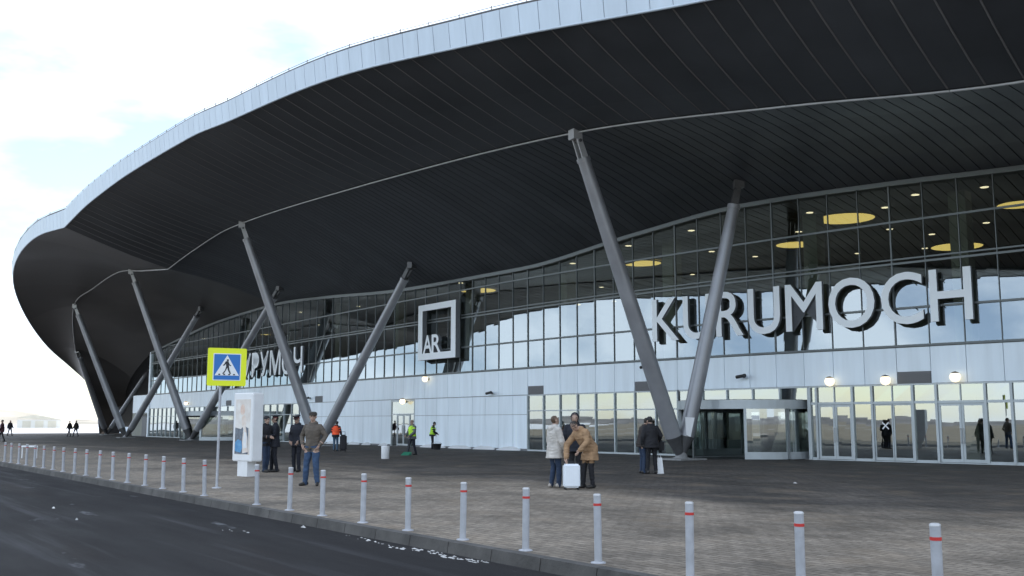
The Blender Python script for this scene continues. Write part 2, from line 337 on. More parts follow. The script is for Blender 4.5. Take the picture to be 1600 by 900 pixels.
# far low hills beyond the apron, left
def hill(name, pts, Y, depth, m):
    mb = MB(); rows = []
    for (x, y) in pts:
        p = atY(x, y, Y); rows.append([Vector((p.x, Y-depth, -1)), Vector((p.x, Y-depth*.5, (p.z)*.62)), p, Vector((p.x*1.0, Y+depth, p.z*.5)), Vector((p.x, Y+depth*2, -1))])
    mb.grid(rows); o = mb.build(name, m); tag(o, kind='structure'); return o
M_HILL = mat('pale_hill', (.50, .45, .37), .95, 0, .3, .02); M_HILL2 = mat('pale_hill_snow', (.60, .58, .53), .95, 0, .3, .03)
hill('hills', [(-900,652),(-600,640),(-300,634),(-120,638),(-40,640),(0,641),(25,642),(50,646),(80,651),(110,655),(150,657),(200,656),(300,655),(420,656)], 900, 90, M_HILL)
M_TREEL = mat('bare_wood', (.19, .18, .18), .95, 0, .4, .05)
for (x0, y0, x1, y1, hh) in ((-1500,-700,1500,-900,10),(-1000,-760,-1300,500,9)):   # wooded ridge across the fields, seen in the glass
    mb = MB(); rows = []; a = Vector((x0,y0,0)); b = Vector((x1,y1,0)); n = 160; d = (b-a).normalized(); w = Vector((-d.y,d.x,0))
    for k in range(n+1):
        p = a + (b-a)*k/n; z = hh*(.6 + .25*math.sin(k*.09+hh) + .12*math.sin(k*.31) + .05*rng.rand())
        rows.append([p-w*60+Vector((0,0,-1)), p-w*25+Vector((0,0,z*.8)), p+Vector((0,0,z)), p+w*25+Vector((0,0,z*.8)), p+w*60+Vector((0,0,-1))])
    mb.grid(rows); tag(mb.build('wooded_ridge', M_TREEL), kind='structure')

# ============================================================ TERMINAL BUILDING
TB = empty('terminal_building'); tag(TB, 'huge airport terminal with dark wavy canopy, curved glass front and white panel band', 'building')
UMIN, UEND = -34.0, 104.6
BAY = 1.35
def E(u): return G(u, sE(u), hE(u))
def O(u): return G(u, 9.0, hOf(u))
def Fp(u): return G(u, sG(hF(u)) + .12, hF(u))
def ET(u): return G(u, sE(u) + .12, hE(u) + hFas(u))
# --- end shell: three rails that sweep down to the ground past the last columns
E_end = spline([E(71.9)] + [atY(x, y, Y) for x, y, Y in ((60,368,81),(33,393,87),(21,424,94),(25,459,101),(45,502,110),(75,542,119),(110,573,128),(138,600,135),(152,634,140))] + [gnd(164, 0, 0) if 0 else Vector(((164-800)/FPX*143.5/_cp*.9915, 143, -.1))], 41)
O_end = spline([O(71.9), O(79), O(86.4), O(95), O(102)] + [atY(118,545,119), atY(135,592,128), atY(153,635,136)] + [Vector(((173-800)/FPX*146, 146, -.1))], 41)
F_end = spline([Fp(71.9), Fp(80), Fp(88), Fp(96), Fp(104)] + [atY(205,590,126), atY(196,622,136), atY(194,650,144)] + [Vector(((192-800)/FPX*152, 152, -.1))], 41)
sof = MB(); us = np.arange(UMIN, 71.95, 1.0)
us = list(us[:-1]) + [71.9]
UPO = .10     # joint backing lies above the panels
def up(p, d=UPO): return Vector((p.x, p.y, p.z + d))
rows = []
for u in us:
    a, b, c = up(E(u)), up(O(u)), up(Fp(u)); rows.append([a, a.lerp(b, .5) + Vector((0,0,-.12)), b])
sof.grid(rows)
us2 = list(np.arange(UMIN, 71.95, 1.0))[:-1] + [71.9]
rows = []
for u in us2:
    b, c = up(O(u)), up(Fp(u)); rows.append([b, b.lerp(c, .5) + Vector((0,0,.25)), c])
sof.grid(rows)
soffit = sof.build('soffit', M_SOFB, TB)
def strip(u0, u1, fa, fb, sag, g, thick=.05, nn=4):
    lo, hi = [], []
    for k in range(nn+1):
        t = k/nn; z = 4*t*(1-t)*sag
        for u, L in ((u0+g, lo), (u1-g, hi)):
            p = fa(u).lerp(fb(u), t*.985+.0075); p = p + Vector((0,0,z)); L.append(p)
    mb = MB(); vs = lo + hi + [p + Vector((0,0,thick)) for p in lo + hi]; n = nn+1; m = 2*n; fs = []
    for k in range(nn): fs += [(k, n+k, n+k+1, k+1), (k, k+1, m+k+1, m+k), (n+k+1, n+k, m+n+k, m+n+k+1)]
    fs += [(n, 0, m, m+n), (nn, n+nn, m+n+nn, m+nn)]
    mb.add(vs, fs); return mb
k = UMIN
W1 = 1.06; W2 = 0.53
n1 = int((71.9 - (-6)) / W1); W1 = (71.9 + 6) / n1
for i in range(n1): strip(-6 + i*W1, -6 + (i+1)*W1, E, O, -.12, .038).build('soffit_panel', M_SOF, soffit)
n2 = int((71.9 + 6) / W2); W2 = 77.9 / n2
M_RIB = mat('soffit_rib', (.19, .185, .19), .6, spec=.3)
for i in range(n1+1):
    u = -6 + i*W1; mb = MB(); pts = []
    for k in range(5): t = k/4; pts.append(E(u).lerp(O(u), t*.985+.0075) + Vector((0,0,4*t*(1-t)*-.12 + .012)))
    mb.tube(pts, .032, 4, smooth=False); mb.build('soffit_rib', M_RIB, soffit)
for i in range(n2): strip(-6 + i*W2, -6 + (i+1)*W2, O, Fp, .25, .02).build('inner_soffit_panel', M_SOF, soffit)
mb = MB()
for i in range(int((-6 - UMIN) / W1)):
    a = -6 - (i+1)*W1
    for f1, f2, sg in ((E, O, -.12), (O, Fp, .25)):
        q = strip(a, a + W1, f1, f2, sg, .035); mb.add(q.v, q.f)
tag(mb.build('far_soffit_panels', M_SOF, soffit), kind='stuff')
# end shell underside: panels lofted between the rails
shell = empty('end_shell'); shell.parent = TB
def lerp_row(A, B, i, n, bul): return [A[i].lerp(B[i], k/n) + Vector((0,0,4*(k/n)*(1-k/n)*bul)) for k in range(n+1)]
rows = [lerp_row(E_end, O_end, i, 8, .35 if i < 30 else .1) for i in range(41)]
NSH = 5
for a in range(0, 40, NSH):
    MB().grid([rows[j] for j in range(a, min(a+NSH, 40)+1)]).build('shell_panel', M_SHELL, shell)
rows2 = [lerp_row(O_end, F_end, i, 8, .5 if i < 26 else .1) for i in range(41)]
for a in range(0, 40, NSH):
    MB().grid([rows2[j] for j in range(a, min(a+NSH, 40)+1)]).build('inner_shell_panel', M_SHELL, shell)
# --- fascia: backing, single panels, edge rail
fb = MB(); rows = []
fu = list(np.arange(UMIN, 71.9, 1.0)) + [71.9]
for u in fu: rows.append([up(E(u), .0), ET(u)])
n_end = 41
ET_end = []
for i in range(n_end):
    t = i/(n_end-1); f = 1.32*((1-t)*.72 + .20*(1-t)**3) + .04 + .035*(1-t)
    out = (E_end[i] - O_end[i]); out.z = 0; out = out.normalized()*.12
    ET_end.append(E_end[i] + out + Vector((0,0,f)))
for i in range(1, n_end): rows.append([E_end[i], ET_end[i]])
fb.grid(rows); fascia = fb.build('fascia', M_JOINT, TB)
def fpan(a0, a1, b0, b1, out):
    mb = MB(); o1 = out*.03
    mb.hexa([a0+o1*.2, a1+o1*.2, a1+o1, a0+o1, b0+o1*.2, b1+o1*.2, b1+o1, b0+o1]); return mb
FW = .78
nf = int((71.9+6)/FW); FW = 77.9/nf
for i in range(nf):
    u0 = -6 + i*FW + .012; u1 = -6 + (i+1)*FW - .012; n = Nrm((u0+u1)/2)
    fpan(E(u0)+Vector((0,0,-.015)), E(u1)+Vector((0,0,-.015)), ET(u0), ET(u1), n).build('fascia_panel', M_FAS, fascia)
mb = MB()
for i in range(int((-6-UMIN)/FW)):
    u0 = -6 - (i+1)*FW + .012; u1 = u0 + FW - .024; q = fpan(E(u0), E(u1), ET(u0), ET(u1), Nrm(u0)); mb.add(q.v, q.f)
tag(mb.build('far_fascia_panels', M_FAS, fascia), kind='stuff')
for i in range(n_end-1):
    d = (E_end[i+1]-E_end[i]); out = (E_end[i]-O_end[i]); out.z = 0; out.normalize()
    for k in range(2 if i < 12 else 1):
        nk = 2 if i < 12 else 1; t0 = k/nk + .01; t1 = (k+1)/nk - .01
        fpan(E_end[i].lerp(E_end[i+1], t0), E_end[i].lerp(E_end[i+1], t1), ET_end[i].lerp(ET_end[i+1], t0), ET_end[i].lerp(ET_end[i+1], t1), out).build('fascia_panel', M_FAS, fascia)
mb = MB()
pts = [ET(u) + Vector((0,0,.22)) - Nrm(u)*.1 for u in np.arange(-20, 71.9, 1.5)] + [p + Vector((0,0,.2)) for p in ET_end[2:24:2]]
mb.tube(pts, .012, 6); mb.tube([p + Vector((0,0,-.14)) for p in pts], .055, 6)
for p in pts: mb.tube([p + Vector((0,0,-.3)), p + Vector((0,0,.05))], .022, 5)
mb.build('roof_edge_rail', M_COLD, TB)
# edge drip trim below the fascia and light trim along the column line
mb = MB(); mb.tube([E(u)+Vector((0,0,-.01)) for u in fu] + E_end[1:], .05, 6); mb.build('edge_trim', M_FAS, TB)
a = -10.0
while a < 71.5:
    b = min(a + 2.7, 71.9); mb = MB(); pts = [O(a + (b-.02-a)*k/3) + Vector((0,0,-.05)) for k in range(4)]; mb.tube(pts, .04, 6); mb.build('column_line_trim', M_TRIM, TB); a = b
for a in range(0, 30, 3): mb = MB(); mb.tube([p + Vector((0,0,-.04)) for p in O_end[a:a+4]], .055, 6); mb.build('column_line_trim', M_TRIM, TB)
# --- roof top, back wall and side wall
rows = []
for u in fu: rows.append([ET(u), G(u, 6, hE(u)+hFas(u)+.6), G(u, -14, 16.5), G(u, -44, 14.0)])
for i in range(1, n_end):
    t = i/(n_end-1); u = 71.9 + 46*t; w = math.sqrt(max(0, 1 - t**2.2))
    p = ET_end[i]; b1 = G(u, -14, 16.5*w); b2 = G(u, -44, 14*w); f2 = F_end[i] + Vector((0,0,1.2+ (1-t)*4))
    rows.append([p, O_end[i] + Vector((0,0,1.2 + 2.2*(1-t))), f2.lerp(b1, .5), b2])
MB().grid(rows).build('roof', M_ROOF, TB)
mb = MB(); mb.fbox(UMIN, 117, -44.4, -44, -.1, 14.3, nseg=20); mb.build('back_wall', M_PANEL, TB)
mb = MB(); mb.hexa([G(UMIN-.3,0,-.1),G(UMIN-.3,-44,-.1),G(UMIN,-44,-.1),G(UMIN,0,-.1),G(UMIN-.3,0,14),G(UMIN-.3,-44,14),G(UMIN,-44,14),G(UMIN,0,14)]); mb.build('side_wall', M_PANEL, TB)
mb = MB(); p = [G(117,-44,-.1), G(117,-43.6,-.1), F_end[40]+Vector((0,0,-.1)), F_end[40]+Vector((.4,.4,-.1))]; mb.hexa(p + [q + Vector((0,0,4)) for q in p]); mb.build('end_wall', M_PANEL, TB)
# --- interior
mb = MB(); mb.fbox(UMIN, UEND, -44, -.02, .004, .03, nseg=24); mb.build('interior_floor', M_CONC, TB)
mb = MB(); mb.fbox(UMIN, UEND, -44, -.45, 3.25, 4.2, nseg=40); mb.build('mezzanine_slab', M_INT, TB)
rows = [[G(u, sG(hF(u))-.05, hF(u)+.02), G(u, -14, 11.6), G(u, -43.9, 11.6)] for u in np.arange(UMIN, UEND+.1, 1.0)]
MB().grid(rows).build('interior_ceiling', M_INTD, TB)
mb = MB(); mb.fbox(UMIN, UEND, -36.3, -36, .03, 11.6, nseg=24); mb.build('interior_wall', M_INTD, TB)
for u in (-8.5, 2.3, 9.0, 13.05, 19.8, 28.2, 36.3, 46, 55.5, 65, 74.5, 84, 93.5):
    for h0, h1 in ((.03, 3.25), (4.2, 11.0)):
        MB().fbox(u-.35, u+.35, -3.2, -2.5, h0, h1).build('interior_column', M_INTC, TB)

# --- facade grid
def jit(): return random.uniform(-.002, .002)
def pane(u0, u1, h0, h1, parent, m, s=.0, h1b=None, name='pane', lean=0.):
    hb = h1 if h1b is None else h1b
    a = [G(u0,s+jit(),h0), G(u1,s+jit(),h0), G(u1,s-lean*(hb-h0)+jit(),hb), G(u0,s-lean*(h1-h0)+jit(),h1)]
    return MB().add(a, [(3,2,1,0)]).build(name, m, parent)
ug = MB(); HB = 4.52
TR = [6.05, 7.85, 9.55]
ug.fbox(UMIN, UEND, -.10, .10, HB-.02, HB+.07, nseg=70)
UG = ug.build('upper_glazing', M_ALUD, TB)
for h, w in [(h, .04) for h in TR] + [(TR[1]+.17, .03)]: MB().gbox(UMIN, UEND, -.05, .03 + w*.2, h-w, h+w, nseg=70).build('transom', M_ALUD, UG)
hd = MB()
for k in range(100):
    a = UMIN + (UEND-UMIN)*k/100; b = UMIN + (UEND-UMIN)*(k+1)/100; la = sG(hF(a)); lb = sG(hF(b))
    hd.hexa([G(a,la+.16,hF(a)-.16),G(a,la-.1,hF(a)-.16),G(b,lb-.1,hF(b)-.16),G(b,lb+.16,hF(b)-.16),G(a,la+.16,hF(a)+.05),G(a,la-.1,hF(a)+.05),G(b,lb-.1,hF(b)+.05),G(b,lb+.16,hF(b)+.05)])
hd.build('head_rail', M_ALUD, UG)
U0 = 36.4; K0 = -22; K1 = 50
farp = MB()
for k in range(-52, 51):
    u = U0 + BAY*k
    if u > UEND: break
    if u < UMIN: continue
    thick = .055 if k % 4 == 0 else .028
    if k >= K0: MB().gbox(u-thick/2, u+thick/2, -.05, .045, HB+.06, hF(u)-.1).build('mullion', M_ALUD, UG)
    else: farp.gbox(u-thick/2, u+thick/2, -.05, .045, HB+.06, hF(u)-.1, 1)
    u1 = min(u + BAY, UEND)
    hs = [HB+.07] + TR
    for r in range(4):
        h0 = hs[r]; top = hs[r+1] if r < 3 else None
        if top is None and min(hF(u), hF(u1)) - h0 < .3: continue
        t0 = top if top else hF(u)-.1; t1 = top if top else hF(u1)-.1
        if k >= K0: pane(u+.02, u1-.02, h0, t0, UG, M_GLASS, 0, t1, lean=LEAN)
        else: farp.add([G(u,0,h0),G(u1,0,h0),G(u1,-LEAN*(t1-h0),t1),G(u,-LEAN*(t0-h0),t0)], [(3,2,1,0)], 0)
tag(farp.build('far_panes', [M_GLASS, M_ALUD], UG), kind='stuff')
# cladding band above the ground floor and wall below it
cl = MB(); cl.fbox(UMIN, UEND, -.30, -.03, 3.02, HB-.03, nseg=100); CL = cl.build('wall_cladding', M_JOINT, TB)
def wpanel(u0, u1, h0, h1): return MB().fbox(u0+.011, u1-.011, -.028, .03+random.uniform(-.003,.003), h0+.011, h1-.011).build('wall_panel', M_PANEL, CL)
farw = MB()
VENT = {}
def hblow(u): return 3.06
vent_u = [u_at(1415), u_at(1003), u_at(830), u_at(492), u_at(357)]
for k in range(-52, 51):
    u = U0 + BAY*k; u1 = min(u+BAY, UEND)
    if u >= UEND - .05 or u < UMIN: continue
    if k < K0: farw.fbox(u+.011, u1-.011, -.028, .03, 3.07, HB-.04); continue
    v = [w for w in vent_u if u <= w < u1]
    if v:
        wpanel(u, u1, 3.52, HB-.03)
        vb = MB(); vb.fbox(u+.03, u1-.03, -.028, .0, 3.07, 3.5)
        for j in range(6): vb.fbox(u+.05, u1-.05, 0.0, .03, 3.10+j*.066, 3.13+j*.066)
        vb.build('vent_grille', M_GREYV, CL)
    else: wpanel(u, u1, 3.06, HB-.03)
tag(farw.build('far_wall_panels', M_PANEL, CL), kind='stuff')
def lower_wall(ua, ub):
    lw = MB(); lw.fbox(ua, ub, -.30, -.03, 0, 3.02, nseg=10); lw.build('wall_backing', M_JOINT, CL)
    n = max(1, round((ub-ua)/BAY))
    for k in range(n):
        a = ua + (ub-ua)*k/n; b = ua + (ub-ua)*(k+1)/n
        for h0, h1 in ((.10, 1.98), (1.98, 3.04)): wpanel(a, b, h0, h1)
UD0, UD1 = u_at(648), u_at(611)
lower_wall(36.4, UD0); lower_wall(UD1, 66.1)
# snow drift strip at the foot of that wall
mb = MB()
for a, b in ((37.0, 39.2), (39.4, 41.6), (41.8, 44.3), (44.6, 47.6), (51.9, 52.9), (54.3, 55.4), (55.9, 57.6), (57.9, 59.3), (59.5, 61.0), (61.2, 65.5)):
    n = 6; rows = []
    for k in range(n+1):
        u = a + (b-a)*k/n; w = (.1 + .3*math.sin(math.pi*k/n)**.5)*random.uniform(.8,1.15); z = .05 + .17*math.sin(math.pi*k/n)**.5*random.uniform(.75,1.1)
        rows.append([G(u,.02,z), G(u,.02+w*.4,z*.8), G(u,.03+w,0.004)])
    mb.grid(rows)
tag(mb.build('snow_drift', M_SNOW), 'thin ridge of white snow along the foot of the panel wall', 'snow', kind='stuff')
# glazed ground floor
def frame_glazing(name, edges, h0=.08, htr=2.18, h1=3.0, m=None, fm=None):
    fm = fm or M_ALU; m = m or M_GLASSD; a, b = edges[0], edges[-1]; n = max(2, int((b-a)/1.4))
    root = MB().fbox(a, b, -.09, .07, h1, h1+.06, nseg=n).build(name, fm, TB)
    MB().fbox(a, b, -.09, .07, 0, h0, nseg=n).build('sill', fm, root); MB().fbox(a, b, -.07, .05, htr-.03, htr+.03, nseg=n).build('transom', fm, root)
    for u in edges: MB().fbox(u-.03, u+.03, -.10, .082, h0, h1).build('mullion', fm, root)
    for u, v in zip(edges[:-1], edges[1:]):
        pane(u+.03, v-.03, h0, htr-.03, root, m); pane(u+.03, v-.03, htr+.03, h1, root, m)
    return root
frame_glazing('ground_floor_glazing', [25.6 + BAY*k for k in range(9)])
frame_glazing('ground_floor_glazing', [66.2 + 8.8*k/6 for k in range(7)])
frame_glazing('ground_floor_glazing', [86.6 + 18*k/13 for k in range(14)])
frame_glazing('ground_floor_glazing', [-30 + BAY*k for k in range(29)] + [9.6])
# entrance doors (u grows to the left): sidelights, swing leaves, a sliding pair
de = [18.62, 18.32, 16.72, 15.88, 14.22, 13.30, 11.48, 10.55, 9.65]
ENT = MB().fbox(9.6, 18.66, -.09, .07, 3.0, 3.06, nseg=8).build('entrance_front', M_ALU, TB)
MB().fbox(9.6, 18.66, -.08, .06, 2.28, 2.38, nseg=8).build('transom', M_ALU, ENT); MB().fbox(9.6, 18.66, -.08, .05, 0, .035, nseg=8).build('threshold', M_ALU, ENT)
for u in de: MB().fbox(u-.045, u+.045, -.11, .09, .03, 3.0).build('mullion', M_ALU, ENT)
for a, b in zip(de[1:], de[:-1]):
    n = 2 if b-a > 1.2 else 1
    for k in range(n): pane(a+.045+(b-a-.09)*k/n+.015, a+.045+(b-a-.09)*(k+1)/n-.015, 2.38, 3.0, ENT, M_GLASSD)
    if n == 2: MB().fbox((a+b)/2-.02, (a+b)/2+.02, -.06, .05, 2.38, 3.0).build('mullion', M_ALU, ENT)
    if b-a <= 1.2:
        pane(a+.045, b-.045, .10, 2.28, ENT, M_GLASSD); MB().fbox(a+.045, b-.045, -.05, .04, .035, .11).build('sill', M_ALU, ENT)
def leaf(a, b, h1=2.27, s=0.0, fw=.085, handle=None):
    mb = MB(); mb.fbox(a, a+fw, s-.03, s+.03, .05, h1); mb.fbox(b-fw, b, s-.03, s+.03, .05, h1); mb.fbox(a+fw, b-fw, s-.03, s+.03, .05, .17); mb.fbox(a+fw, b-fw, s-.03, s+.03, h1-fw, h1)
    d = mb.build('door', M_ALU, TB); pane(a+fw, b-fw, .17, h1-fw, d, M_GLASSD, s)
    if handle is not None:
        u = a+fw*.5 if handle < 0 else b-fw*.5
        MB().tube([G(u,s+.10,.75), G(u,s+.10,1.35)], .016, 8).build('handle', M_TRIM, d)
        MB().tube([G(u,s+.03,.8), G(u,s+.10,.8)], .01, 6).tube([G(u,s+.03,1.3), G(u,s+.10,1.3)], .01, 6).build('handle_bracket', M_TRIM, d)
    return d
def pair(a, b, **k): 
    c = (a+b)/2; leaf(a+.05, c-.006, handle=1, **k); return leaf(c+.006, b-.05, handle=-1, **k)
pair(16.72, 18.32); pair(11.48, 13.30)
sl0 = leaf(14.27, 15.04, fw=.05); sl1 = leaf(15.06, 15.83, fw=.05)
# white crossed sticker on the sliding leaf
mb = MB(); cu = u_at(1385); cz = 1.42
for d in (-1, 1):
    mb.add([G(cu-.13-.018*d, .012, cz-.13*d+.018), G(cu-.13+.018*d, .012, cz-.13*d-.018), G(cu+.13+.018*d, .0125, cz+.13*d-.018), G(cu+.13-.018*d, .0125, cz+.13*d+.018)], [(0,1,2,3)])
mb.build('sticker', M_WHITE, sl1)
# service door in the panel wall
fr = MB(); fr.fbox(UD0, UD1, -.09, .045, 2.9, 3.03); fr.fbox(UD0, UD0+.08, -.09, .045, 0, 2.9); fr.fbox(UD1-.08, UD1, -.09, .045, 0, 2.9); fr.fbox(UD0+.08, UD1-.08, -.08, .03, 2.05, 2.12)
SD = fr.build('service_door_frame', M_ALU, TB)
pane(UD0+.08, UD1-.08, 2.12, 2.9, SD, M_GLASSD)
UM = UD0 + .62
MB().fbox(UM-.03, UM+.03, -.07, .04, .0, 2.05).build('mullion', M_ALU, SD); MB().fbox(UD1-.85, UD1-.79, -.07, .04, 0, 2.05).build('mullion', M_ALU, SD)
pane(UD0+.08, UM-.03, .05, 2.05, SD, M_GLASSD); pane(UD1-.79, UD1-.08, .05, 2.05, SD, M_GLASSD)
c = (UM + UD1-.82)/2
leaf(UM+.03, c-.005, 2.04, 0, .06, 1); leaf(c+.005, UD1-.85, 2.04, 0, .06, -1)
# revolving doors
def revolving(uc, rad, name='revolving_door'):
    cs = -.55; C0 = G(uc, cs, 0); tu = Tan(uc); nu = Nrm(uc)
    def P(ang, r, h): return C0 + tu*(math.sin(ang)*r) + nu*(math.cos(ang)*r) + Vector((0,0,h))   # ang 0 faces out, positive to the far left
    def arc(mb, a0, a1, r0, r1, h0, h1, n=18, mi=0):
        for k in range(n):
            a = a0+(a1-a0)*k/n; b = a0+(a1-a0)*(k+1)/n
            mb.hexa([P(a,r1,h0),P(a,r0,h0),P(b,r0,h0),P(b,r1,h0),P(a,r1,h1),P(a,r0,h1),P(b,r0,h1),P(b,r1,h1)], mi)
    A = R(100)
    mb = MB(); arc(mb, -A, A, rad-.22, rad+.10, 2.12, 2.50, 32); rt = mb.build(name, M_ALU, TB)
    mb = MB(); n = 32; mb.add([P(0,0,2.54)] + [P(-A+2*A*k/n, rad+.06, 2.515) for k in range(n+1)], [(0,k+1,k+2) for k in range(n)]); mb.build('drum_roof', M_ALU, rt)
    mb = MB(); mb.add([P(0,0,2.11)] + [P(-A+2*A*k/n, rad-.1, 2.11) for k in range(n+1)], [(0,k+2,k+1) for k in range(n)]); mb.build('drum_ceiling', M_ALUD, rt)
    segs = [(-A, -R(66)), (-R(66), -R(32))]; segs2 = [(R(44), R(72)), (R(72), A)]
    for a0, a1 in segs + segs2:
        mb = MB(); nn = 6
        for k in range(nn):
            a = a0+(a1-a0)*k/nn; b = a0+(a1-a0)*(k+1)/nn; mb.add([P(a,rad,.32),P(b,rad,.32),P(b,rad,2.12),P(a,rad,2.12)], [(3,2,1,0)])
        mb.build('curved_pane', M_GLASSD, rt)
        mb = MB(); arc(mb, a0, a1, rad-.05, rad+.05, .0, .32, 6); mb.build('kick_panel', M_ALU, rt)
    for a in [q for s in segs+segs2 for q in s]:
        mb = MB(); arc(mb, a-.018, a+.018, rad-.07, rad+.07, 0, 2.13, 1); mb.build('post', M_ALU, rt)
    for k in range(3):                                           # wings inside the drum
        w = R(20 + 120*k)
        mb = MB(); mb.tube([P(w,.05,.06), P(w,rad-.12,.06)], .05, 6); mb.tube([P(w,.05,2.05), P(w,rad-.12,2.05)], .05, 6); mb.tube([P(w,rad-.14,.06), P(w,rad-.14,2.05)], .045, 6); wg = mb.build('wing', M_ALUD, rt)
        MB().add([P(w,.1,.1),P(w,rad-.16,.1),P(w,rad-.16,2.02),P(w,.1,2.02)], [(0,1,2,3)]).build('wing_pane', M_GLASSD, rt)
    MB().tube([P(0,0,0), P(0,0,2.11)], .16, 14).build('drum_post', M_ALUD, rt)
    mb = MB(); arc(mb, -A, A, 0.02, rad+.12, .004, .022, 24); mb.build('floor_mat', M_BLK, rt)
    # transom glazing over the drum
    for k in range(5):
        a = uc-rad-.35 + (2*rad+.7)*k/5; b = a + (2*rad+.7)/5
        pane(a+.03, b-.03, 2.5, 3.0, rt, M_GLASSD); MB().fbox(a-.03, a+.03, -.1, .08, 0 if k == 0 else 2.45, 3.0).build('mullion', M_ALU, rt)
    mb = MB(); mb.fbox(uc-rad-.35, uc+rad+.35, -.09, .07, 3.0, 3.06, nseg=5); mb.build('transom_head', M_ALU, rt)
    return rt
rd = revolving(22.1, 3.05)
mb = MB(); c0 = G(22.1, -.55, 0); P_ = lambda a, h: c0 + Tan(22.1)*(math.sin(R(a))*3.07) + Nrm(22.1)*(math.cos(R(a))*3.07) + Vector((0,0,h))
mb.add([P_(-43,1.66), P_(-37,1.66), P_(-37,1.84), P_(-43,1.84)], [(3,2,1,0)]); mb.build('notice', M_WHITE, rd)
revolving(80.8, 5.0)
# corner end of the facade
mb = MB(); mb.fbox(UEND, UEND+.45, -6, .12, 0, hF(UEND)+.3); mb.build('corner_pier', M_PANEL, TB)
ew = MB(); ew.fbox(UEND+.45, 113.2, -1.3, -.8, 0, 4.6, nseg=4); EW = ew.build('end_wall', M_JOINT, TB)
for k in range(6): MB().fbox(UEND+.5+k*1.35, UEND+.5+(k+1)*1.35-.03, -.79, -.74, 2.6, 4.6).build('wall_panel', M_PANEL, EW)
for k in range(6): MB().fbox(UEND+.5+k*1.35, UEND+.5+(k+1)*1.35-.03, -.79, -.75, .05, 2.56).build('wall_panel', M_INT, EW)
MB().fbox(UEND+2.0, UEND+6.5, -.78, -.35, 2.44, 2.62).build('door_canopy', M_ALUD, EW); MB().fbox(UEND+3.2, UEND+4.8, -.77, -.70, 0, 2.3).build('service_door', M_GREYV, EW)

# ============================================================ V COLUMNS
cyl_cache = {}
def column(base, top_o, top_i, label, plate=False):
    B = Vector((base.x, base.y, 0)); root = empty('v_column', B); tag(root, label, 'column', 'slanted steel column pairs carrying the canopy', 'thing')
    def L(p): return Vector(p) - B
    W = Vector((0,0,-.05))
    dirs = []
    for top, r0, r1 in ((top_o, .36, .26), (top_i, .33, .25)):
        T = L(top); ax = (T - W); d = ax.normalized(); ln = ax.length; dirs.append(d)
        st = W + d*(1.02/d.z); en = W + d*(ln - 1.15)
        mb = MB(); mb.tube([st, st.lerp(en, .33), st.lerp(en, .66), en], [r0, r0*.7+r1*.3+.01, r0*.35+r1*.65+.01, r1], 24); arm = mb.build('arm', M_COLM, root)
        mb = MB(); mb.tube([en - d*.02, en + d*.14], [r1+.03, r1+.03], 20); mb.build('collar', M_COLM, arm)
        side = d.cross(Vector((0,0,1))).normalized()
        for sgn in (-1, 1):
            mb = MB(); a = en + side*sgn*.16; b = T - d*.18 + side*sgn*.16; w = d.cross(side)*.15
            mb.hexa([a-w-side*.025, a+w-side*.025, a+w+side*.025, a-w+side*.025, b-w*.8-side*.025, b+w*.8-side*.025, b+w*.8+side*.025, b-w*.8+side*.025]); mb.build('fork_plate', M_TRIM if top is top_o else M_COLD, root)
        mb = MB(); mb.tube([en, T - d*.05], .075, 10); mb.build('pin_rod', M_COLD, root)
        mb = MB(); mb.tube([T - d*.3 - side*.24, T - d*.3 + side*.24], .07, 10); mb.build('pin', M_COLD, root)
        mb = MB(); hz = Vector((d.x, d.y, 0)).normalized(); M3 = Matrix((side, hz, Vector((0,0,1)))).transposed(); mb.box(T + Vector((0,0,-.02)), (.42,.42,.42), M3); mb.build('head_block', M_TRIM if top is top_o else M_COLD, root)
        # steel tip that tapers from the arm to the foot
        mb = MB(); mb.tube([st + d*.03, st - d*.06, st.lerp(Vector((0,0,.1)), .55), Vector((0,0,.06))], [r0*.985, r0*.93, r0*.66, r0*.42], 14); mb.build('tip', M_COLD, root)
    mb = MB(); mb.lathe([(.42,0.0),(.40,.07),(.27,.11),(.21,.30),(.12,.34)], (0,0,0), 18); mb.build('foot', M_CONC, root)
    mb = MB(); mb.box((0,0,.03), (1.5,1.5,.06), Matrix.Rotation(KANG,3,'Z')); mb.build('foot_slab', M_CONC, root)
    if plate:
        d = dirs[1]; c = W + d*1.55; s_ = Vector((1,0,0)); cdir = (-B).normalized(); s_ = cdir.cross(d).normalized(); f = s_.cross(d).normalized(); f = f if f.dot(cdir) > 0 else -f
        mb = MB(); q = c + f*.34
        a = [q - s_*.17 + d*.32, q + s_*.22 + d*.26, q + s_*.02 - d*.45 , q - s_*.17 - d*.50]
        mb.hexa(a + [p + f*.02 for p in a]); tag(mb.build('foot_cover', M_WHITE, root), 'bright white cover plate at the foot')
    return root
def on_s(x, y, s):   # point on the vertical surface at offset s along a pixel direction
    u = u_at(x, s); p = G(u, s, 0); d = ray(x, y); return Vector((p.x, p.y, CAMH + d.z * p.y / d.y)), u
def basept(x, s): p = G(u_at(x, s), s, 0); return p
def top_outer(x): p = O(u_at(x, 9.0)); return p + Vector((0,0,-.12))
def top_inner(x, s=2.0):
    u = u_at(x, s); b, c = O(u), Fp(u); t = (9-s)/(9.0-(sG(hF(u))+.12)); p = b.lerp(c, t) + Vector((0,0,4*t*(1-t)*.25)); p.z -= .05; return p
column(basept(1064,4), top_outer(903), top_inner(1166), 'V column beside the revolving door, white cover plate at its foot', True)
column(basept(497,4), top_outer(366), top_inner(640), 'V column behind the person in blue jeans, between the framed logo and the Cyrillic letters')
column(basept(298,4), top_outer(192), top_inner(430), 'V column behind the crossing sign pole, its foot left of the advertising stand')
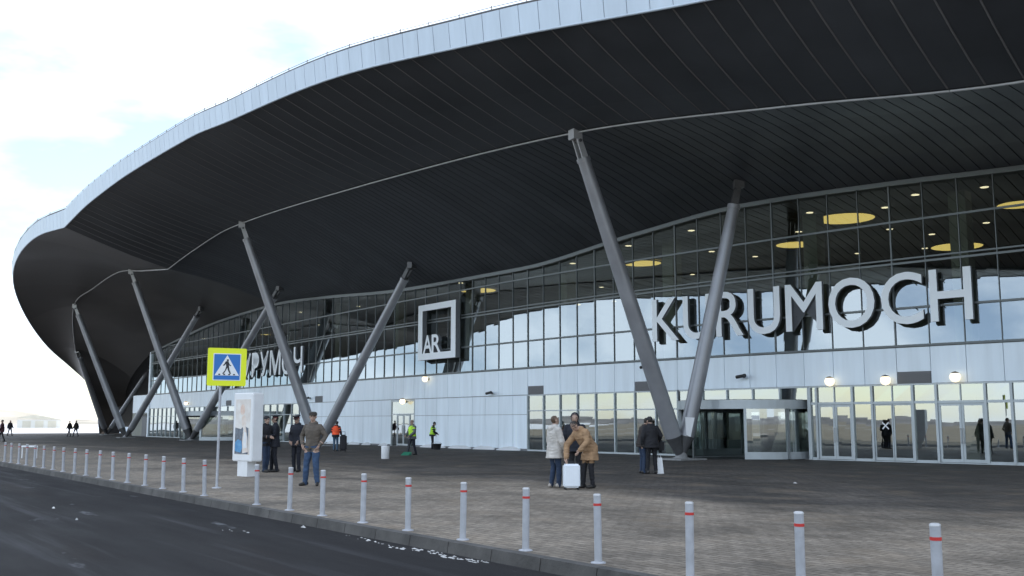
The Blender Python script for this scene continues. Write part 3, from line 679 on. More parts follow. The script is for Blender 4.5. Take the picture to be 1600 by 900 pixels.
t4 = O_end[20]; column(basept(196,4), Vector(O(101.6)) + Vector((0,0,-.1)), top_inner(306), 'V column next to the last one at the sweeping end of the canopy')
c5 = Vector(((178-800)/FPX*131, 130, 0))
column(c5, atY(121,548,120), atY(240,566,124), 'last V column, where the canopy shell comes down to the ground')

# ============================================================ THINGS ON AND IN THE BUILDING
def inv_us(p):
    us = np.linspace(-30, 120, 601); best = min(us, key=lambda u: abs((p - G(u,0,p.z)).dot(Tan(u)))); n = Nrm(best); return best, (p - G(best,0,p.z)).dot(n)
def ceil_h(u, s):
    s0 = sG(hF(u))-.05; h0 = hF(u)+.02
    return h0 + (11.6-h0)*min(1, max(0, (s0-s)/(14+s0)))
def ceil_pt(x, y):
    h = 11.4
    for _ in range(4):
        p = gnd(x, y, h); u, s_ = inv_us(p); h = ceil_h(u, s_)
    return Vector((p.x, p.y, h)), s_
for (x, y, wpx) in ((1320,340,45),(1495,384,38),(1592,318,32),(1243,381,30),(1003,410,30),(745,452,30),(890,475,18),(415,522,8)):
    p, s_ = ceil_pt(x, y); r = wpx/FPX*p.y
    t = empty('ceiling_light', p); tag(t, 'large round yellow ceiling light inside the upper glass', 'ceiling light', 'round yellow ceiling lights in the hall')
    MB().lathe([(r,-.06),(r,-.02)], (0,0,0), 40).build('diffuser', M_LIT, t)
    n = 40; mb = MB(); mb.tube([Vector((math.cos(2*math.pi*k/n)*r*1.02, math.sin(2*math.pi*k/n)*r*1.02, -.03)) for k in range(n+1)], .035, 6, caps=False); mb.build('rim', M_ALUD, t)
sp0 = None
for (x, y) in ((1430,303),(1383,323),(1538,291),(1390,357),(1265,331),(1248,361),(1541,347),(1456,365),(1445,387),(1265,420),(1080,359),(1112,392),(982,383),(895,410),(1050,417),(940,448),(1082,428),(960,470),(880,447),(497,507),(470,487),(720,440),(560,478),(390,506),(318,528),(287,553),(295,552),(303,551),(311,550),(1180,400),(1340,395)):
    p, s_ = ceil_pt(x, y)
    if sp0 is None:
        sp0 = t = empty('downlight', p); tag(t, 'small bright recessed downlight in the hall ceiling', 'downlight', 'small downlights in the hall ceiling')
        MB().lathe([(.17,-.05),(.17,-.02)], (0,0,0), 14).build('diffuser', M_SPOT, t); MB().lathe([(.21,-.035),(.22,.0)], (0,0,0), 14).build('rim', M_ALUD, t)
    else: t = copy_tree(sp0); t.location = p
# ---- lettering
def glyph(ch, off=.0):
    c = bpy.data.curves.new('glyph', 'FONT'); c.body = ch; c.size = 1; c.extrude = 0; c.offset = off; c.resolution_u = 5
    o = bpy.data.objects.new('glyph', c); COL.objects.link(o); dg = bpy.context.evaluated_depsgraph_get(); dg.update()
    me = bpy.data.meshes.new_from_object(o.evaluated_get(dg)); bpy.data.objects.remove(o); return me
def solid_letter(me, sx, sy, x0, y0, depth, fr, name, parent, mats):
    # flat glyph -> letter with a light face and dark sides, put in frame fr (origin, right, up, out)
    bm = bmesh.new(); bm.from_mesh(me); bmesh.ops.remove_doubles(bm, verts=bm.verts, dist=1e-5); bmesh.ops.dissolve_limit(bm, angle_limit=R(1), verts=bm.verts, edges=bm.edges)
    for v in bm.verts: v.co = Vector(((v.co.x - x0)*sx, (v.co.y - y0)*sy, 0))
    bm.faces.ensure_lookup_table(); bm.normal_update()
    if bm.faces and bm.faces[0].normal.z < 0: bmesh.ops.reverse_faces(bm, faces=bm.faces)
    front = list(bm.faces); r = bmesh.ops.extrude_face_region(bm, geom=front); vs_ = [g for g in r['geom'] if isinstance(g, bmesh.types.BMVert)]
    for v in vs_: v.co.z += depth
    bm.normal_update()
    for f in bm.faces: f.material_index = 0 if (abs(f.normal.z) > .7 and f.calc_center_median().z > depth*.5) else 1
    o0, rt, upv, out = fr
    for v in bm.verts: c = v.co.copy(); v.co = o0 + rt*c.x + upv*c.y + out*c.z
    bmesh.ops.recalc_face_normals(bm, faces=bm.faces); m2 = bpy.data.meshes.new(name); bm.to_mesh(m2); bm.free(); m2.polygons.foreach_set('use_smooth', [False]*len(m2.polygons)); return link(name, m2, mats, parent)
def word(text, uL, uR, h0, h1, s, name, label, grp):
    ms = [glyph(c, .006) for c in text]; bb = [(min(v.co.x for v in m.vertices), max(v.co.x for v in m.vertices)) for m in ms]
    capY = max(v.co.y for v in ms[0].vertices); H = h1-h0; sy = H/capY; gap = .10
    tot = sum(b-a for a, b in bb) + gap*(len(text)-1); sx = (uL-uR)/tot
    s0_ = s + sG(h0); root = empty(name, G((uL+uR)/2, s0_, h0)); tag(root, label, 'sign', grp); inv = -Vector(root.location); u = uL
    for m, (a, b) in zip(ms, bb):
        w = (b-a)*sx; uc = u - w/2; rt = -Tan(uc); out = Nrm(uc)
        o0 = G(uc, s0_, h0) - rt*(w/2) + inv; lup = Vector((0,0,1)); lout = rt.cross(lup).normalized(); lout = lout if lout.dot(out) > 0 else -lout
        L = solid_letter(m, sx, sy, a, 0, .15, (o0, rt, lup, lout), 'letter', root, [M_LET, M_LETS])
        for du in (-.25, .25):
            for hh in (.3, .8):
                z = h0 + H*hh; q = G(uc + du*w, s+sG(z)+.03, z) + inv; r_ = G(uc + du*w, -.02, z) + inv; MB().tube([q, r_], .022, 5).build('bracket', M_ALUD, root)
        u -= w + gap*sx
    return root
word('KURUMOCH', 26.85, 11.65, 5.42, 7.42, .16, 'lettering_sign', 'big pale raised letters spelling KURUMOCH on the upper glass', None)
word('КУРУМОЧ', 79.8, 65.3, 5.42, 7.48, .16, 'lettering_sign', 'big pale raised Cyrillic letters on the upper glass, partly behind the crossing sign', None)
# ---- framed logo
fu0, fu1, fh0, fh1 = 42.95, 47.35, 5.45, 8.95; fw = .52; fs = .16
fc = G((fu0+fu1)/2, fs+sG(fh0), fh0); t = empty('framed_logo_sign', fc); tag(t, 'pale square frame with AR letters in its corner, on the upper glass', 'sign')
def fl(p): return p - fc
rt = -Tan(45); out = Nrm(45); upv = Vector((0,0,1)); wF = (G(fu1,0,0)-G(fu0,0,0)).length; o0 = fl(G(fu1, fs+sG(fh0), fh0)); HF = fh1-fh0
mb = MB()
def bar(x0, x1, y0, y1, d0, d1, mi):
    P = lambda x, y, d: o0 + rt*x + upv*y + out*d
    mb.hexa([P(x0,y0,d0),P(x1,y0,d0),P(x1,y0,d1),P(x0,y0,d1),P(x0,y1,d0),P(x1,y1,d0),P(x1,y1,d1),P(x0,y1,d1)], mi)
mb = MB(); ring = [(0,0),(wF,0),(wF,HF),(0,HF)]; inn = [(fw,fw*.8),(wF-fw,fw*.8),(wF-fw,HF-fw*.75),(fw,HF-fw*.75)]
P3 = lambda q, d: o0 + rt*q[0] + upv*q[1] + out*d
vs_ = [P3(q, .32) for q in ring] + [P3(q, .32) for q in inn] + [P3(q, 0) for q in ring] + [P3(q, 0) for q in inn]
for k in range(4):
    j = (k+1) % 4
    mb.add([vs_[k],vs_[j],vs_[4+j],vs_[4+k]], [(0,1,2,3)], 0); mb.add([vs_[8+k],vs_[12+k],vs_[12+j],vs_[8+j]], [(0,1,2,3)], 1)
    mb.add([vs_[k],vs_[8+k],vs_[8+j],vs_[j]], [(0,1,2,3)], 1); mb.add([vs_[4+k],vs_[4+j],vs_[12+j],vs_[12+k]], [(0,1,2,3)], 1)
mb.build('frame', [M_LET, M_LETS], t)
x = fw + .06
for ch in 'AR':
    m = glyph(ch, .014); a = min(v.co.x for v in m.vertices); b = max(v.co.x for v in m.vertices); cy = max(v.co.y for v in m.vertices); w = 1.08
    solid_letter(m, w/(b-a), 1.15/cy, a, 0, .22, (o0 + rt*x + upv*(fw*.8-.01) + out*.08, rt, upv, out), 'letter', t, [M_LET, M_LETS]); x += w - .04
for qx, qy in ((.3,.3),(wF-.3,.3),(.3,HF-.3),(wF-.3,HF-.3)):
    z = fh0 + qy; a = P3((qx,qy), .02); b = a - out*(fs + .02); MB().tube([a, b], .03, 6).build('bracket', M_ALUD, t)
# ---- wall lamps and cameras
def wall_lamp(x, y, label):
    u = u_at(x, .3); p, _ = on_s(x, y, .3); t = empty('wall_lamp', p); tag(t, label, 'lamp', 'globe lamps on the terminal wall'); n = Nrm(u)
    MB().lathe([(.02,-.20),(.12,-.165),(.185,-.075),(.2,0),(.185,.075),(.12,.165),(.02,.20)], (0,0,0), 20).build('globe', M_LAMP, t)
    MB().tube([-n*.31, -n*.12], [.05,.07], 10).build('bracket', M_ALUD, t); MB().tube([-n*.33, -n*.27], [.1,.1], 12).build('wall_plate', M_ALUD, t); 
    mb = MB(); mb.lathe([(.155,.14),(.13,.175),(.03,.212)], (0,0,0), 20); mb.build('hood', M_GREYV, t)
wall_lamp(1300,596,'globe lamp above the double door nearest the revolving door')
wall_lamp(1388,594,'globe lamp under the grey vent, above the sliding door')
wall_lamp(1498,589,'globe lamp above the double door right of the sliding door')
wall_lamp(663,592,'globe lamp just below the framed logo sign')
wall_lamp(628,627,'globe lamp over the service door in the panel wall')
wall_lamp(288,630,'globe lamp over the glazing at the far left end')
def wall_cam(x, y, label):
    u = u_at(x, .3); p, _ = on_s(x, y, .3); t = empty('security_camera', p); tag(t, label, 'camera', 'dark cameras on the wall panels'); n = Nrm(u); tt = Tan(u)
    mb = MB(); mb.tube([tt*.22 - Vector((0,0,.03)), -tt*.18 - Vector((0,0,-.02))], .075, 10); mb.build('body', M_BLK, t)
    MB().tube([-n*.27, Vector((0,0,0))], .03, 6).build('arm', M_BLK, t); MB().tube([-n*.29, -n*.24], .07, 10).build('wall_plate', M_GREYV, t); MB().tube([-tt*.18 + Vector((0,0,.02)), -tt*.25 + Vector((0,0,.024))], .085, 10).build('hood', M_BLK, t)
wall_cam(763,614,'dark camera on the panel wall between framed logo and ground floor glazing')
wall_cam(1160,588,'dark camera on the panel band above the revolving door')
wall_cam(1008,573,'dark camera high on the panel band behind the big V column')
wall_cam(478,622,'dark camera on the panels beside the V column behind the person in jeans')

# ============================================================ BOLLARDS
bl = [(933,884),(821,864),(724,846),(639,831),(569,820),(506,807),(455,798),(404,788),(322,773),(289,767),(257,761)]
BOFF = float(np.mean([(gnd(*q) - kp(0,0)).dot(KN) for q in bl]))
def on_row(x, off):
    d = ray(x, 700); c = kp(0, off); den = KD.x*d.y - KD.y*d.x; a = (c.y*d.x - c.x*d.y)/den; return kp(a, off)
bx = [1682,1455,1244,1074,933,821,724,639,569,506,455,404,322,289,257,229,201.5,178,156.5,136.5,118,100.5,84.5,69.5,55.5,42.5,30.5,18.5,8.5,-2]
b0 = empty('bollard', on_row(bx[0], BOFF)); tag(b0, 'slim grey metal bollard with a red band in the row along the kerb', 'bollard', 'bollards along the kerb')
MB().lathe([(.043,.01),(.043,.735)], n=16).build('post', M_BOL, b0)
MB().lathe([(.085,0.0),(.085,.012),(.06,.02)], n=16).build('base_flange', M_BOL, b0)
MB().lathe([(.0455,.625),(.0455,.652)], n=16).build('red_band', M_RED, b0)
MB().lathe([(.0448,.735),(.0448,.75),(.03,.758)], n=16).build('cap', M_TRIM, b0)
BLAB = {322:'slim grey bollard with red band just beside the crossing sign pole', 404:'slim grey bollard in front of the advertising stand', 455:'slim grey bollard between the advertising stand and the person in jeans', 506:'slim grey bollard at the foot of the person in blue jeans'}
b0['label'] = 'slim grey bollard with red band in the run nearer the suitcase and entrance'
for x in bx[1:]:
    c = copy_tree(b0); c.location = on_row(x, BOFF)
    c['label'] = BLAB.get(x, 'slim grey bollard with red band in the long far run past the crossing sign' if x < 300 else 'slim grey bollard with red band in the run nearer the suitcase and entrance')
    c.rotation_euler = (random.uniform(-.02,.02), random.uniform(-.02,.02), random.random())
# white low barrier rail behind the far bollards
p0 = gnd(33,716); p1 = gnd(58,716); t = empty('barrier_rail', p0); tag(t, 'low white barrier rail behind the far bollards', 'barrier'); d = p1-p0
MB().tube([Vector((0,0,.50)), d+Vector((0,0,.50))], .045, 8).build('rail', M_WHITE, t)
for k in (.05,.95): MB().tube([d*k, d*k+Vector((0,0,.5))], .03, 8).build('leg', M_WHITE, t)

# ============================================================ CROSSING SIGN
M_YEL = mat('sign_yellow', (.82, .90, .015), .4, emit=None); M_BLUE = mat('sign_blue', (.022, .17, .52), .4); M_WH2 = mat('sign_white', (.82, .84, .86), .4); M_BK2 = mat('sign_black', (.02,.02,.03), .5)
sb = gnd(339,763); t = empty('crossing_sign', sb, math.atan2(sb.y, sb.x) - R(90) + R(6)); tag(t, 'pedestrian crossing sign with yellow border on a thin grey pole', 'sign')
MB().tube([(0,.06,0),(0,.06,3.32)], .032, 12).build('pole', M_BOL, t); MB().lathe([(.11,0),(.11,.015),(.05,.03)], (0,.06,0), 14).build('base_plate', M_BOL, t)
ZC = 2.875; TI = R(0.3); SX = .13
def S(x, z, y=0): return Vector((x*math.cos(TI) + z*math.sin(TI) + SX, y, ZC - x*math.sin(TI) + z*math.cos(TI)))
def rrect(hw, y0, y1, rad, n=5):
    pts = []
    for cx, cz, a0 in ((hw-rad,hw-rad,0),(-hw+rad,hw-rad,90),(-hw+rad,-hw+rad,180),(hw-rad,-hw+rad,270)):
        for k in range(n+1): w = R(a0 + 90*k/n); pts.append((cx+rad*math.cos(w), cz+rad*math.sin(w)))
    return flat(pts, y0, y1)
def flat(pts, y0, y1):
    n = len(pts); mb = MB(); mb.add([S(x,z,y0) for x,z in pts] + [S(x,z,y1) for x,z in pts], [tuple(range(n-1,-1,-1)), tuple(range(n,2*n))] + [(k,(k+1)%n,(k+1)%n+n,k+n) for k in range(n)]); return mb
rrect(.455, .0, .02, .035).build('yellow_board', M_YEL, t)
rrect(.325, -.004, -.0005, .02).build('white_edge', M_WH2, t); bp = rrect(.305, -.008, -.0045, .015).build('blue_panel', M_BLUE, t)
flat([(-.285,-.205),(.285,-.205),(0,.285)], -.012, -.0085).build('white_triangle', M_WH2, t)
fig = [('head', [(math.cos(R(30*k))*.026+.012, math.sin(R(30*k))*.026+.165) for k in range(12)]),
 ('torso', [(-.035,.135),(.03,.14),(.045,.02),(-.02,.0)]), ('arm', [(-.035,.135),(-.075,.06),(-.10,.05),(-.09,.03),(-.06,.035),(-.01,.1)]), ('arm', [(.03,.13),(.06,.06),(.095,.04),(.085,.02),(.045,.04),(.01,.09)]),
 ('leg', [(-.02,.01),(.02,.02),(-.02,-.08),(-.075,-.165),(-.11,-.165),(-.05,-.085)]), ('leg', [(.0,.01),(.045,.02),(.06,-.07),(.10,-.165),(.065,-.165),(.02,-.07)])]
for nm, pts in fig:
    area = sum(pts[i][0]*pts[(i+1)%len(pts)][1] - pts[(i+1)%len(pts)][0]*pts[i][1] for i in range(len(pts)))
    flat(pts if area > 0 else pts[::-1], -.015, -.0125).build('walker_'+nm, M_BK2, t)
for xx in (-.20,-.085,.03,.145): flat([(xx,-.195),(xx+.05,-.195),(xx+.045,-.165),(xx+.005,-.165)], -.0148, -.0124).build('stripe', M_BK2, t)
for z in (-.2,.2): MB().box(S(-SX,z,.035), (.1,.05,.03)).build('clamp', M_BOL, t)

# ============================================================ ADVERTISING STAND
cb = gnd(385,744); t = empty('advertising_stand', cb, R(-42)); tag(t, 'white lit-box style advertising stand with a poster, on a short foot', 'advertising stand')
MB().box((0,0,.225), (.5,.30,.45)).build('foot', M_WHITE, t)
mb = MB(); bm = bmesh.new(); bmesh.ops.create_cube(bm, size=1)
for v in bm.verts: v.co = Vector((v.co.x*1.0, v.co.y*.36, v.co.z*1.98 + 1.42))
bmesh.ops.bevel(bm, geom=bm.edges[:], offset=.025, segments=3, affect='EDGES'); me = bpy.data.meshes.new('case'); bm.to_mesh(me); bm.free(); link('case', me, M_WHITE, t)
def pmat(name, c1, c2, sc):
    m = bpy.data.materials.new(name); m.use_nodes = True; n = m.node_tree.nodes; l = m.node_tree.links; q = n.new('ShaderNodeTexNoise'); q.inputs['Scale'].default_value = sc; q.inputs['Detail'].default_value = 3
    tcn = n.new('ShaderNodeTexCoord'); l.new(tcn.outputs['Object'], q.inputs['Vector']); r = n.new('ShaderNodeValToRGB'); r.color_ramp.elements[0].color = (*c1,1); r.color_ramp.elements[1].color = (*c2,1); r.color_ramp.elements[0].position = .35; r.color_ramp.elements[1].position = .65
    l.new(q.outputs['Fac'], r.inputs['Fac']); l.new(r.outputs['Color'], n['Principled BSDF'].inputs['Base Color']); n['Principled BSDF'].inputs['Roughness'].default_value = .25; return m
def pposter(name, pts, lay, m): y = -.181 - .0015*lay; return MB().add([(x, y, z) for x, z in pts], [tuple(range(len(pts)))]).build(name, m, PO)
PO = MB().add([(-.38,-.1815,.62),(.38,-.1815,.62),(.38,-.1815,2.22),(-.38,-.1815,2.22)], [(0,1,2,3)]).build('poster', pmat('poster_pale', (.66,.60,.56), (.78,.76,.74), 4), t)
pposter('poster_shade', [(-.38,.64),(.30,.64),(.30,1.38),(.18,1.42),(.1,1.50),(-.08,1.36),(-.38,1.40)], 1, pmat('poster_dark', (.07,.09,.12), (.16,.20,.26), 6))
pposter('poster_figure', [(.02,.66),(.30,.70),(.27,1.05),(.16,1.42),(.20,1.62),(.08,1.78),(-.06,1.7),(-.05,1.5),(.04,1.35),(.0,1.0)], 2, pmat('poster_skin', (.70,.58,.50), (.80,.76,.74), 5))
pposter('poster_blue', [(-.36,.72),(-.08,.68),(.02,.82),(-.04,1.02),(-.22,1.06),(-.36,.98)], 3, pmat('poster_blue', (.05,.22,.48), (.12,.36,.62), 8))
pposter('poster_head', [(math.cos(R(30*k))*.12-.02, math.sin(R(30*k))*.16+1.92) for k in range(12)], 2, pmat('poster_face', (.70,.50,.42), (.76,.64,.56), 6))
pposter('poster_glow', [(.05,.80),(.24,.82),(.2,1.25),(.08,1.3)], 4, pmat('poster_white', (.72,.74,.78), (.82,.83,.85), 6))

# ============================================================ SMALL THINGS
cb = gnd(602,717); t = empty('litter_bin', cb); tag(t, 'white round litter bin standing alone on the paving', 'bin')
MB().lathe([(.16,0),(.175,.02),(.18,.5)], n=20).build('body', M_WHITE, t); MB().lathe([(.187,.5),(.187,.53),(.12,.55)], n=20).build('lid', M_WHITE, t)
M_CASE = mat('case_white', (.80,.84,.90), .35, 0, .03, 4)
def rbox(name, d, m, parent, c=(0,0,0), bev=.03):
    bm = bmesh.new(); bmesh.ops.create_cube(bm, size=1)
    for v in bm.verts: v.co = Vector((v.co.x*d[0]+c[0], v.co.y*d[1]+c[1], v.co.z*d[2]+c[2]))
    bmesh.ops.bevel(bm, geom=bm.edges[:], offset=bev, segments=3, affect='EDGES'); me = bpy.data.meshes.new(name); bm.to_mesh(me); bm.free()
    for f in me.polygons: f.use_smooth = False
    return link(name, me, m, parent)
cb = gnd(893,765); t = empty('suitcase', cb, R(8)); tag(t, 'white hard suitcase the person in the tan coat reaches for', 'suitcase')
rbox('shell', (.38,.24,.54), M_CASE, t, (0,0,.32), .035)
for sx in (-1,1):
    for sy in (-1,1): MB().tube([(sx*.15-.012,sy*.085,.03),(sx*.15+.012,sy*.085,.03)], .03, 10).build('wheel', M_BLK, t)
MB().tube([(-.07,0,.585),(-.07,0,.63),(.07,0,.63),(.07,0,.585)], .012, 6).build('handle', M_BLK, t)
for k in (-.1,0,.1): MB().box((k,-.1205,.32), (.012,.006,.44)).build('rib', M_CASE, t)
cb = gnd(1031,740); t = empty('white_bag', cb, R(10)); tag(t, 'tall white carrier bag on the ground beside the dark pair', 'bag')
mb = MB(); mb.hexa([(-.11,-.07,0),(.11,-.07,0),(.11,.07,0),(-.11,.07,0),(-.07,-.03,.48),(.07,-.03,.48),(.07,.03,.48),(-.07,.03,.48)]); mb.build('sack', M_WHITE, t)
MB().tube([(-.04,0,.47),(-.03,0,.56),(.03,0,.56),(.04,0,.47)], .008, 5).build('handle', M_WHITE, t)
MD2 = mat('black_bag_cloth', (.016,.016,.02), .75, 0, .2, 10)
cb = gnd(1033,739.5); t = empty('shoulder_bag', cb + Vector((0,0,.62)), R(-10)); tag(t, 'bulky black shoulder bag hanging at the side of the person in black', 'bag')
rbox('sack', (.22,.34,.40), MD2, t, (0,0,.2), .07)
MB().tube([(0,-.12,.38),(-.06,-.06,.66),(-.10,0,.80),(-.06,.06,.66),(0,.12,.38)], .014, 6).build('strap', MD2, t)
M_DBAG = mat('dark_bag', (.018,.018,.024), .7, 0, .2, 10)
cb = gnd(536,705.5); t = empty('black_bag', cb, R(15)); tag(t, 'tall black wheeled bag beside the orange-vest worker', 'bag')
rbox('sack', (.36,.3,.85), M_DBAG, t, (0,0,.47), .07)
for sx in (-1,1): MB().tube([(sx*.13-.02,.1,.05),(sx*.13+.02,.1,.05)], .05, 10).build('wheel', M_BLK, t)
MB().tube([(-.1,.1,.85),(-.1,.12,1.05),(.1,.12,1.05),(.1,.1,.85)], .012, 6).build('handle', M_BLK, t)
cb = gnd(635,711.5); t = empty('dustpan', cb, R(-20)); tag(t, 'green long-handled dustpan held by the yellow-vest worker', 'dustpan')
M_GRN = mat('green_plastic', (.03,.22,.13), .5)
mb = MB(); mb.hexa([(-.2,-.2,0.004),(.2,-.2,0.004),(.2,.15,.004),(-.2,.15,.004),(-.2,-.2,.02),(.2,-.2,.02),(.2,.15,.16),(-.2,.15,.16)]); mb.build('pan', M_GRN, t)
MB().tube([(0,.12,.12),(.12,.2,.86)], .014, 6).build('handle', M_BLK, t)
cb = gnd(676,702.5); t = empty('black_bucket', cb); tag(t, 'black bucket at the feet of the worker by the panel wall', 'bucket')
MB().lathe([(.2,0),(.25,.3),(.27,.31),(.27,.34),(.24,.34),(.235,.28)], (.25,-.05,0), n=18).build('pail', M_BLK, t)
MB().tube([(.25+math.cos(R(k))*.26, -.05, .33+math.sin(R(k))*.1) for k in range(0,181,20)], .01, 5).build('handle', M_TRIM, t)
# pale hangar and mound on the far apron
hg = atY(72, 672, 330); t = empty('hangar', (hg.x, hg.y, ROADZ-.06)); tag(t, 'pale low hangar with a humped roof far beyond the apron', 'hangar')
M_HGW = mat('hangar_wall', (.74,.71,.64), .8, 0, .1, .2); M_HGR = mat('hangar_roof', (.62,.57,.46), .8, 0, .15, .2)
MB().box((0,0,1.3), (14,10,2.6)).build('wall', M_HGW, t)
mb = MB(); rows = [[(x, y, 2.6 + 1.5*max(0, 1-abs((x+1.5)/9)**1.3)**1.2) for y in (-5.3,5.3)] for x in np.linspace(-7.4,7.4,17)]; mb.grid([[Vector(q) for q in r] for r in rows])
mb.add([r[0] for r in rows], [tuple(range(17))]); mb.add([r[1] for r in rows], [tuple(range(16,-1,-1))]); mb.build('roof', M_HGR, t)
for k in (-4,0,4): MB().box((k,-5.03,1.1), (2.6,.08,2.2)).build('door', M_HGR, t)

# ============================================================ PEOPLE
CL_ = {}
def cloth(name, col, rough=.85): return mat('cloth_'+name, col, rough, 0, .22, 7, .35, 22)
SKIN = mat('skin', (.40,.265,.205), .5, 0, .08, 12); EYE = mat('eye', (.03,.02,.02), .4); SHOE = mat('shoe', (.025,.022,.02), .5); SHOEL = mat('shoe_light', (.42,.38,.34), .6)
HAIRD = mat('hair_dark', (.022,.017,.014), .6, 0, .3, 60); HAIRB = mat('hair_brown', (.075,.045,.028), .6, 0, .3, 60)
def ell_ring(c, ax, ay, rx, ry, n=20): return [c + ax*(math.cos(2*math.pi*k/n)*rx) + ay*(math.sin(2*math.pi*k/n)*ry) for k in range(n)]
class Body:
    def __init__(s): s.v = []; s.f = []; s.lab = []
    def add(s, vs, fs, lab): b = len(s.v); s.v += vs; s.f += [tuple(i+b for i in f) for f in fs]; s.lab += [lab]*len(vs)
    def loft(s, rings, lab, labs=None):
        n = len(rings[0]); vs = [p for r in rings for p in r]; fs = [(i*n+k, i*n+(k+1)%n, (i+1)*n+(k+1)%n, (i+1)*n+k) for i in range(len(rings)-1) for k in range(n)]
        c0 = sum(rings[0], Vector())/n; c1 = sum(rings[-1], Vector())/n; vs = vs + [c0, c1]; a = len(vs)-2
        fs += [(a, (k+1)%n, k) for k in range(n)] + [(a+1, (len(rings)-1)*n+k, (len(rings)-1)*n+(k+1)%n) for k in range(n)]
        b = len(s.v); s.add(vs, fs, lab)
        if labs:
            for i, L in enumerate(labs):
                for k in range(n): s.lab[b+i*n+k] = L
            s.lab[b+a] = labs[0]; s.lab[b+a+1] = labs[-1]
    def limb(s, pts, rads, lab, n=14, flat=1.0, side=Vector((1,0,0))):
        pts = [Vector(p) for p in pts]; d0 = (pts[1]-pts[0]).normalized(); d1 = (pts[-1]-pts[-2]).normalized(); P = []; Rr = []; D = []
        for w in (80, 50, 22): P.append(pts[0] - d0*rads[0]*math.sin(R(w))); Rr.append(rads[0]*math.cos(R(w))); D.append(d0)
        for i, p in enumerate(pts): P.append(p); Rr.append(rads[i]); D.append((pts[min(i+1,len(pts)-1)]-pts[max(i-1,0)]).normalized())
        for w in (22, 50, 80): P.append(pts[-1] + d1*rads[-1]*math.sin(R(w))); Rr.append(rads[-1]*math.cos(R(w))); D.append(d1)
        rings = []
        for p, r, d in zip(P, Rr, D):
            a = d.cross(Vector((0,1,0)) if abs(d.y) < .9 else Vector((1,0,0))).normalized(); b = d.cross(a).normalized(); rings.append(ell_ring(p, a, b, r, r*flat, n))
        s.loft(rings, lab)
    def ball(s, c, r3, lab, M=None):
        c = Vector(c); rings = []
        for i in range(1, 11):
            w = math.pi*i/11; rings.append([c + (M @ q if M else q) for q in ell_ring(Vector((0,0,-math.cos(w)*r3[2])), Vector((1,0,0)), Vector((0,1,0)), r3[0]*math.sin(w), r3[1]*math.sin(w), 18)])
        s.loft(rings, lab)
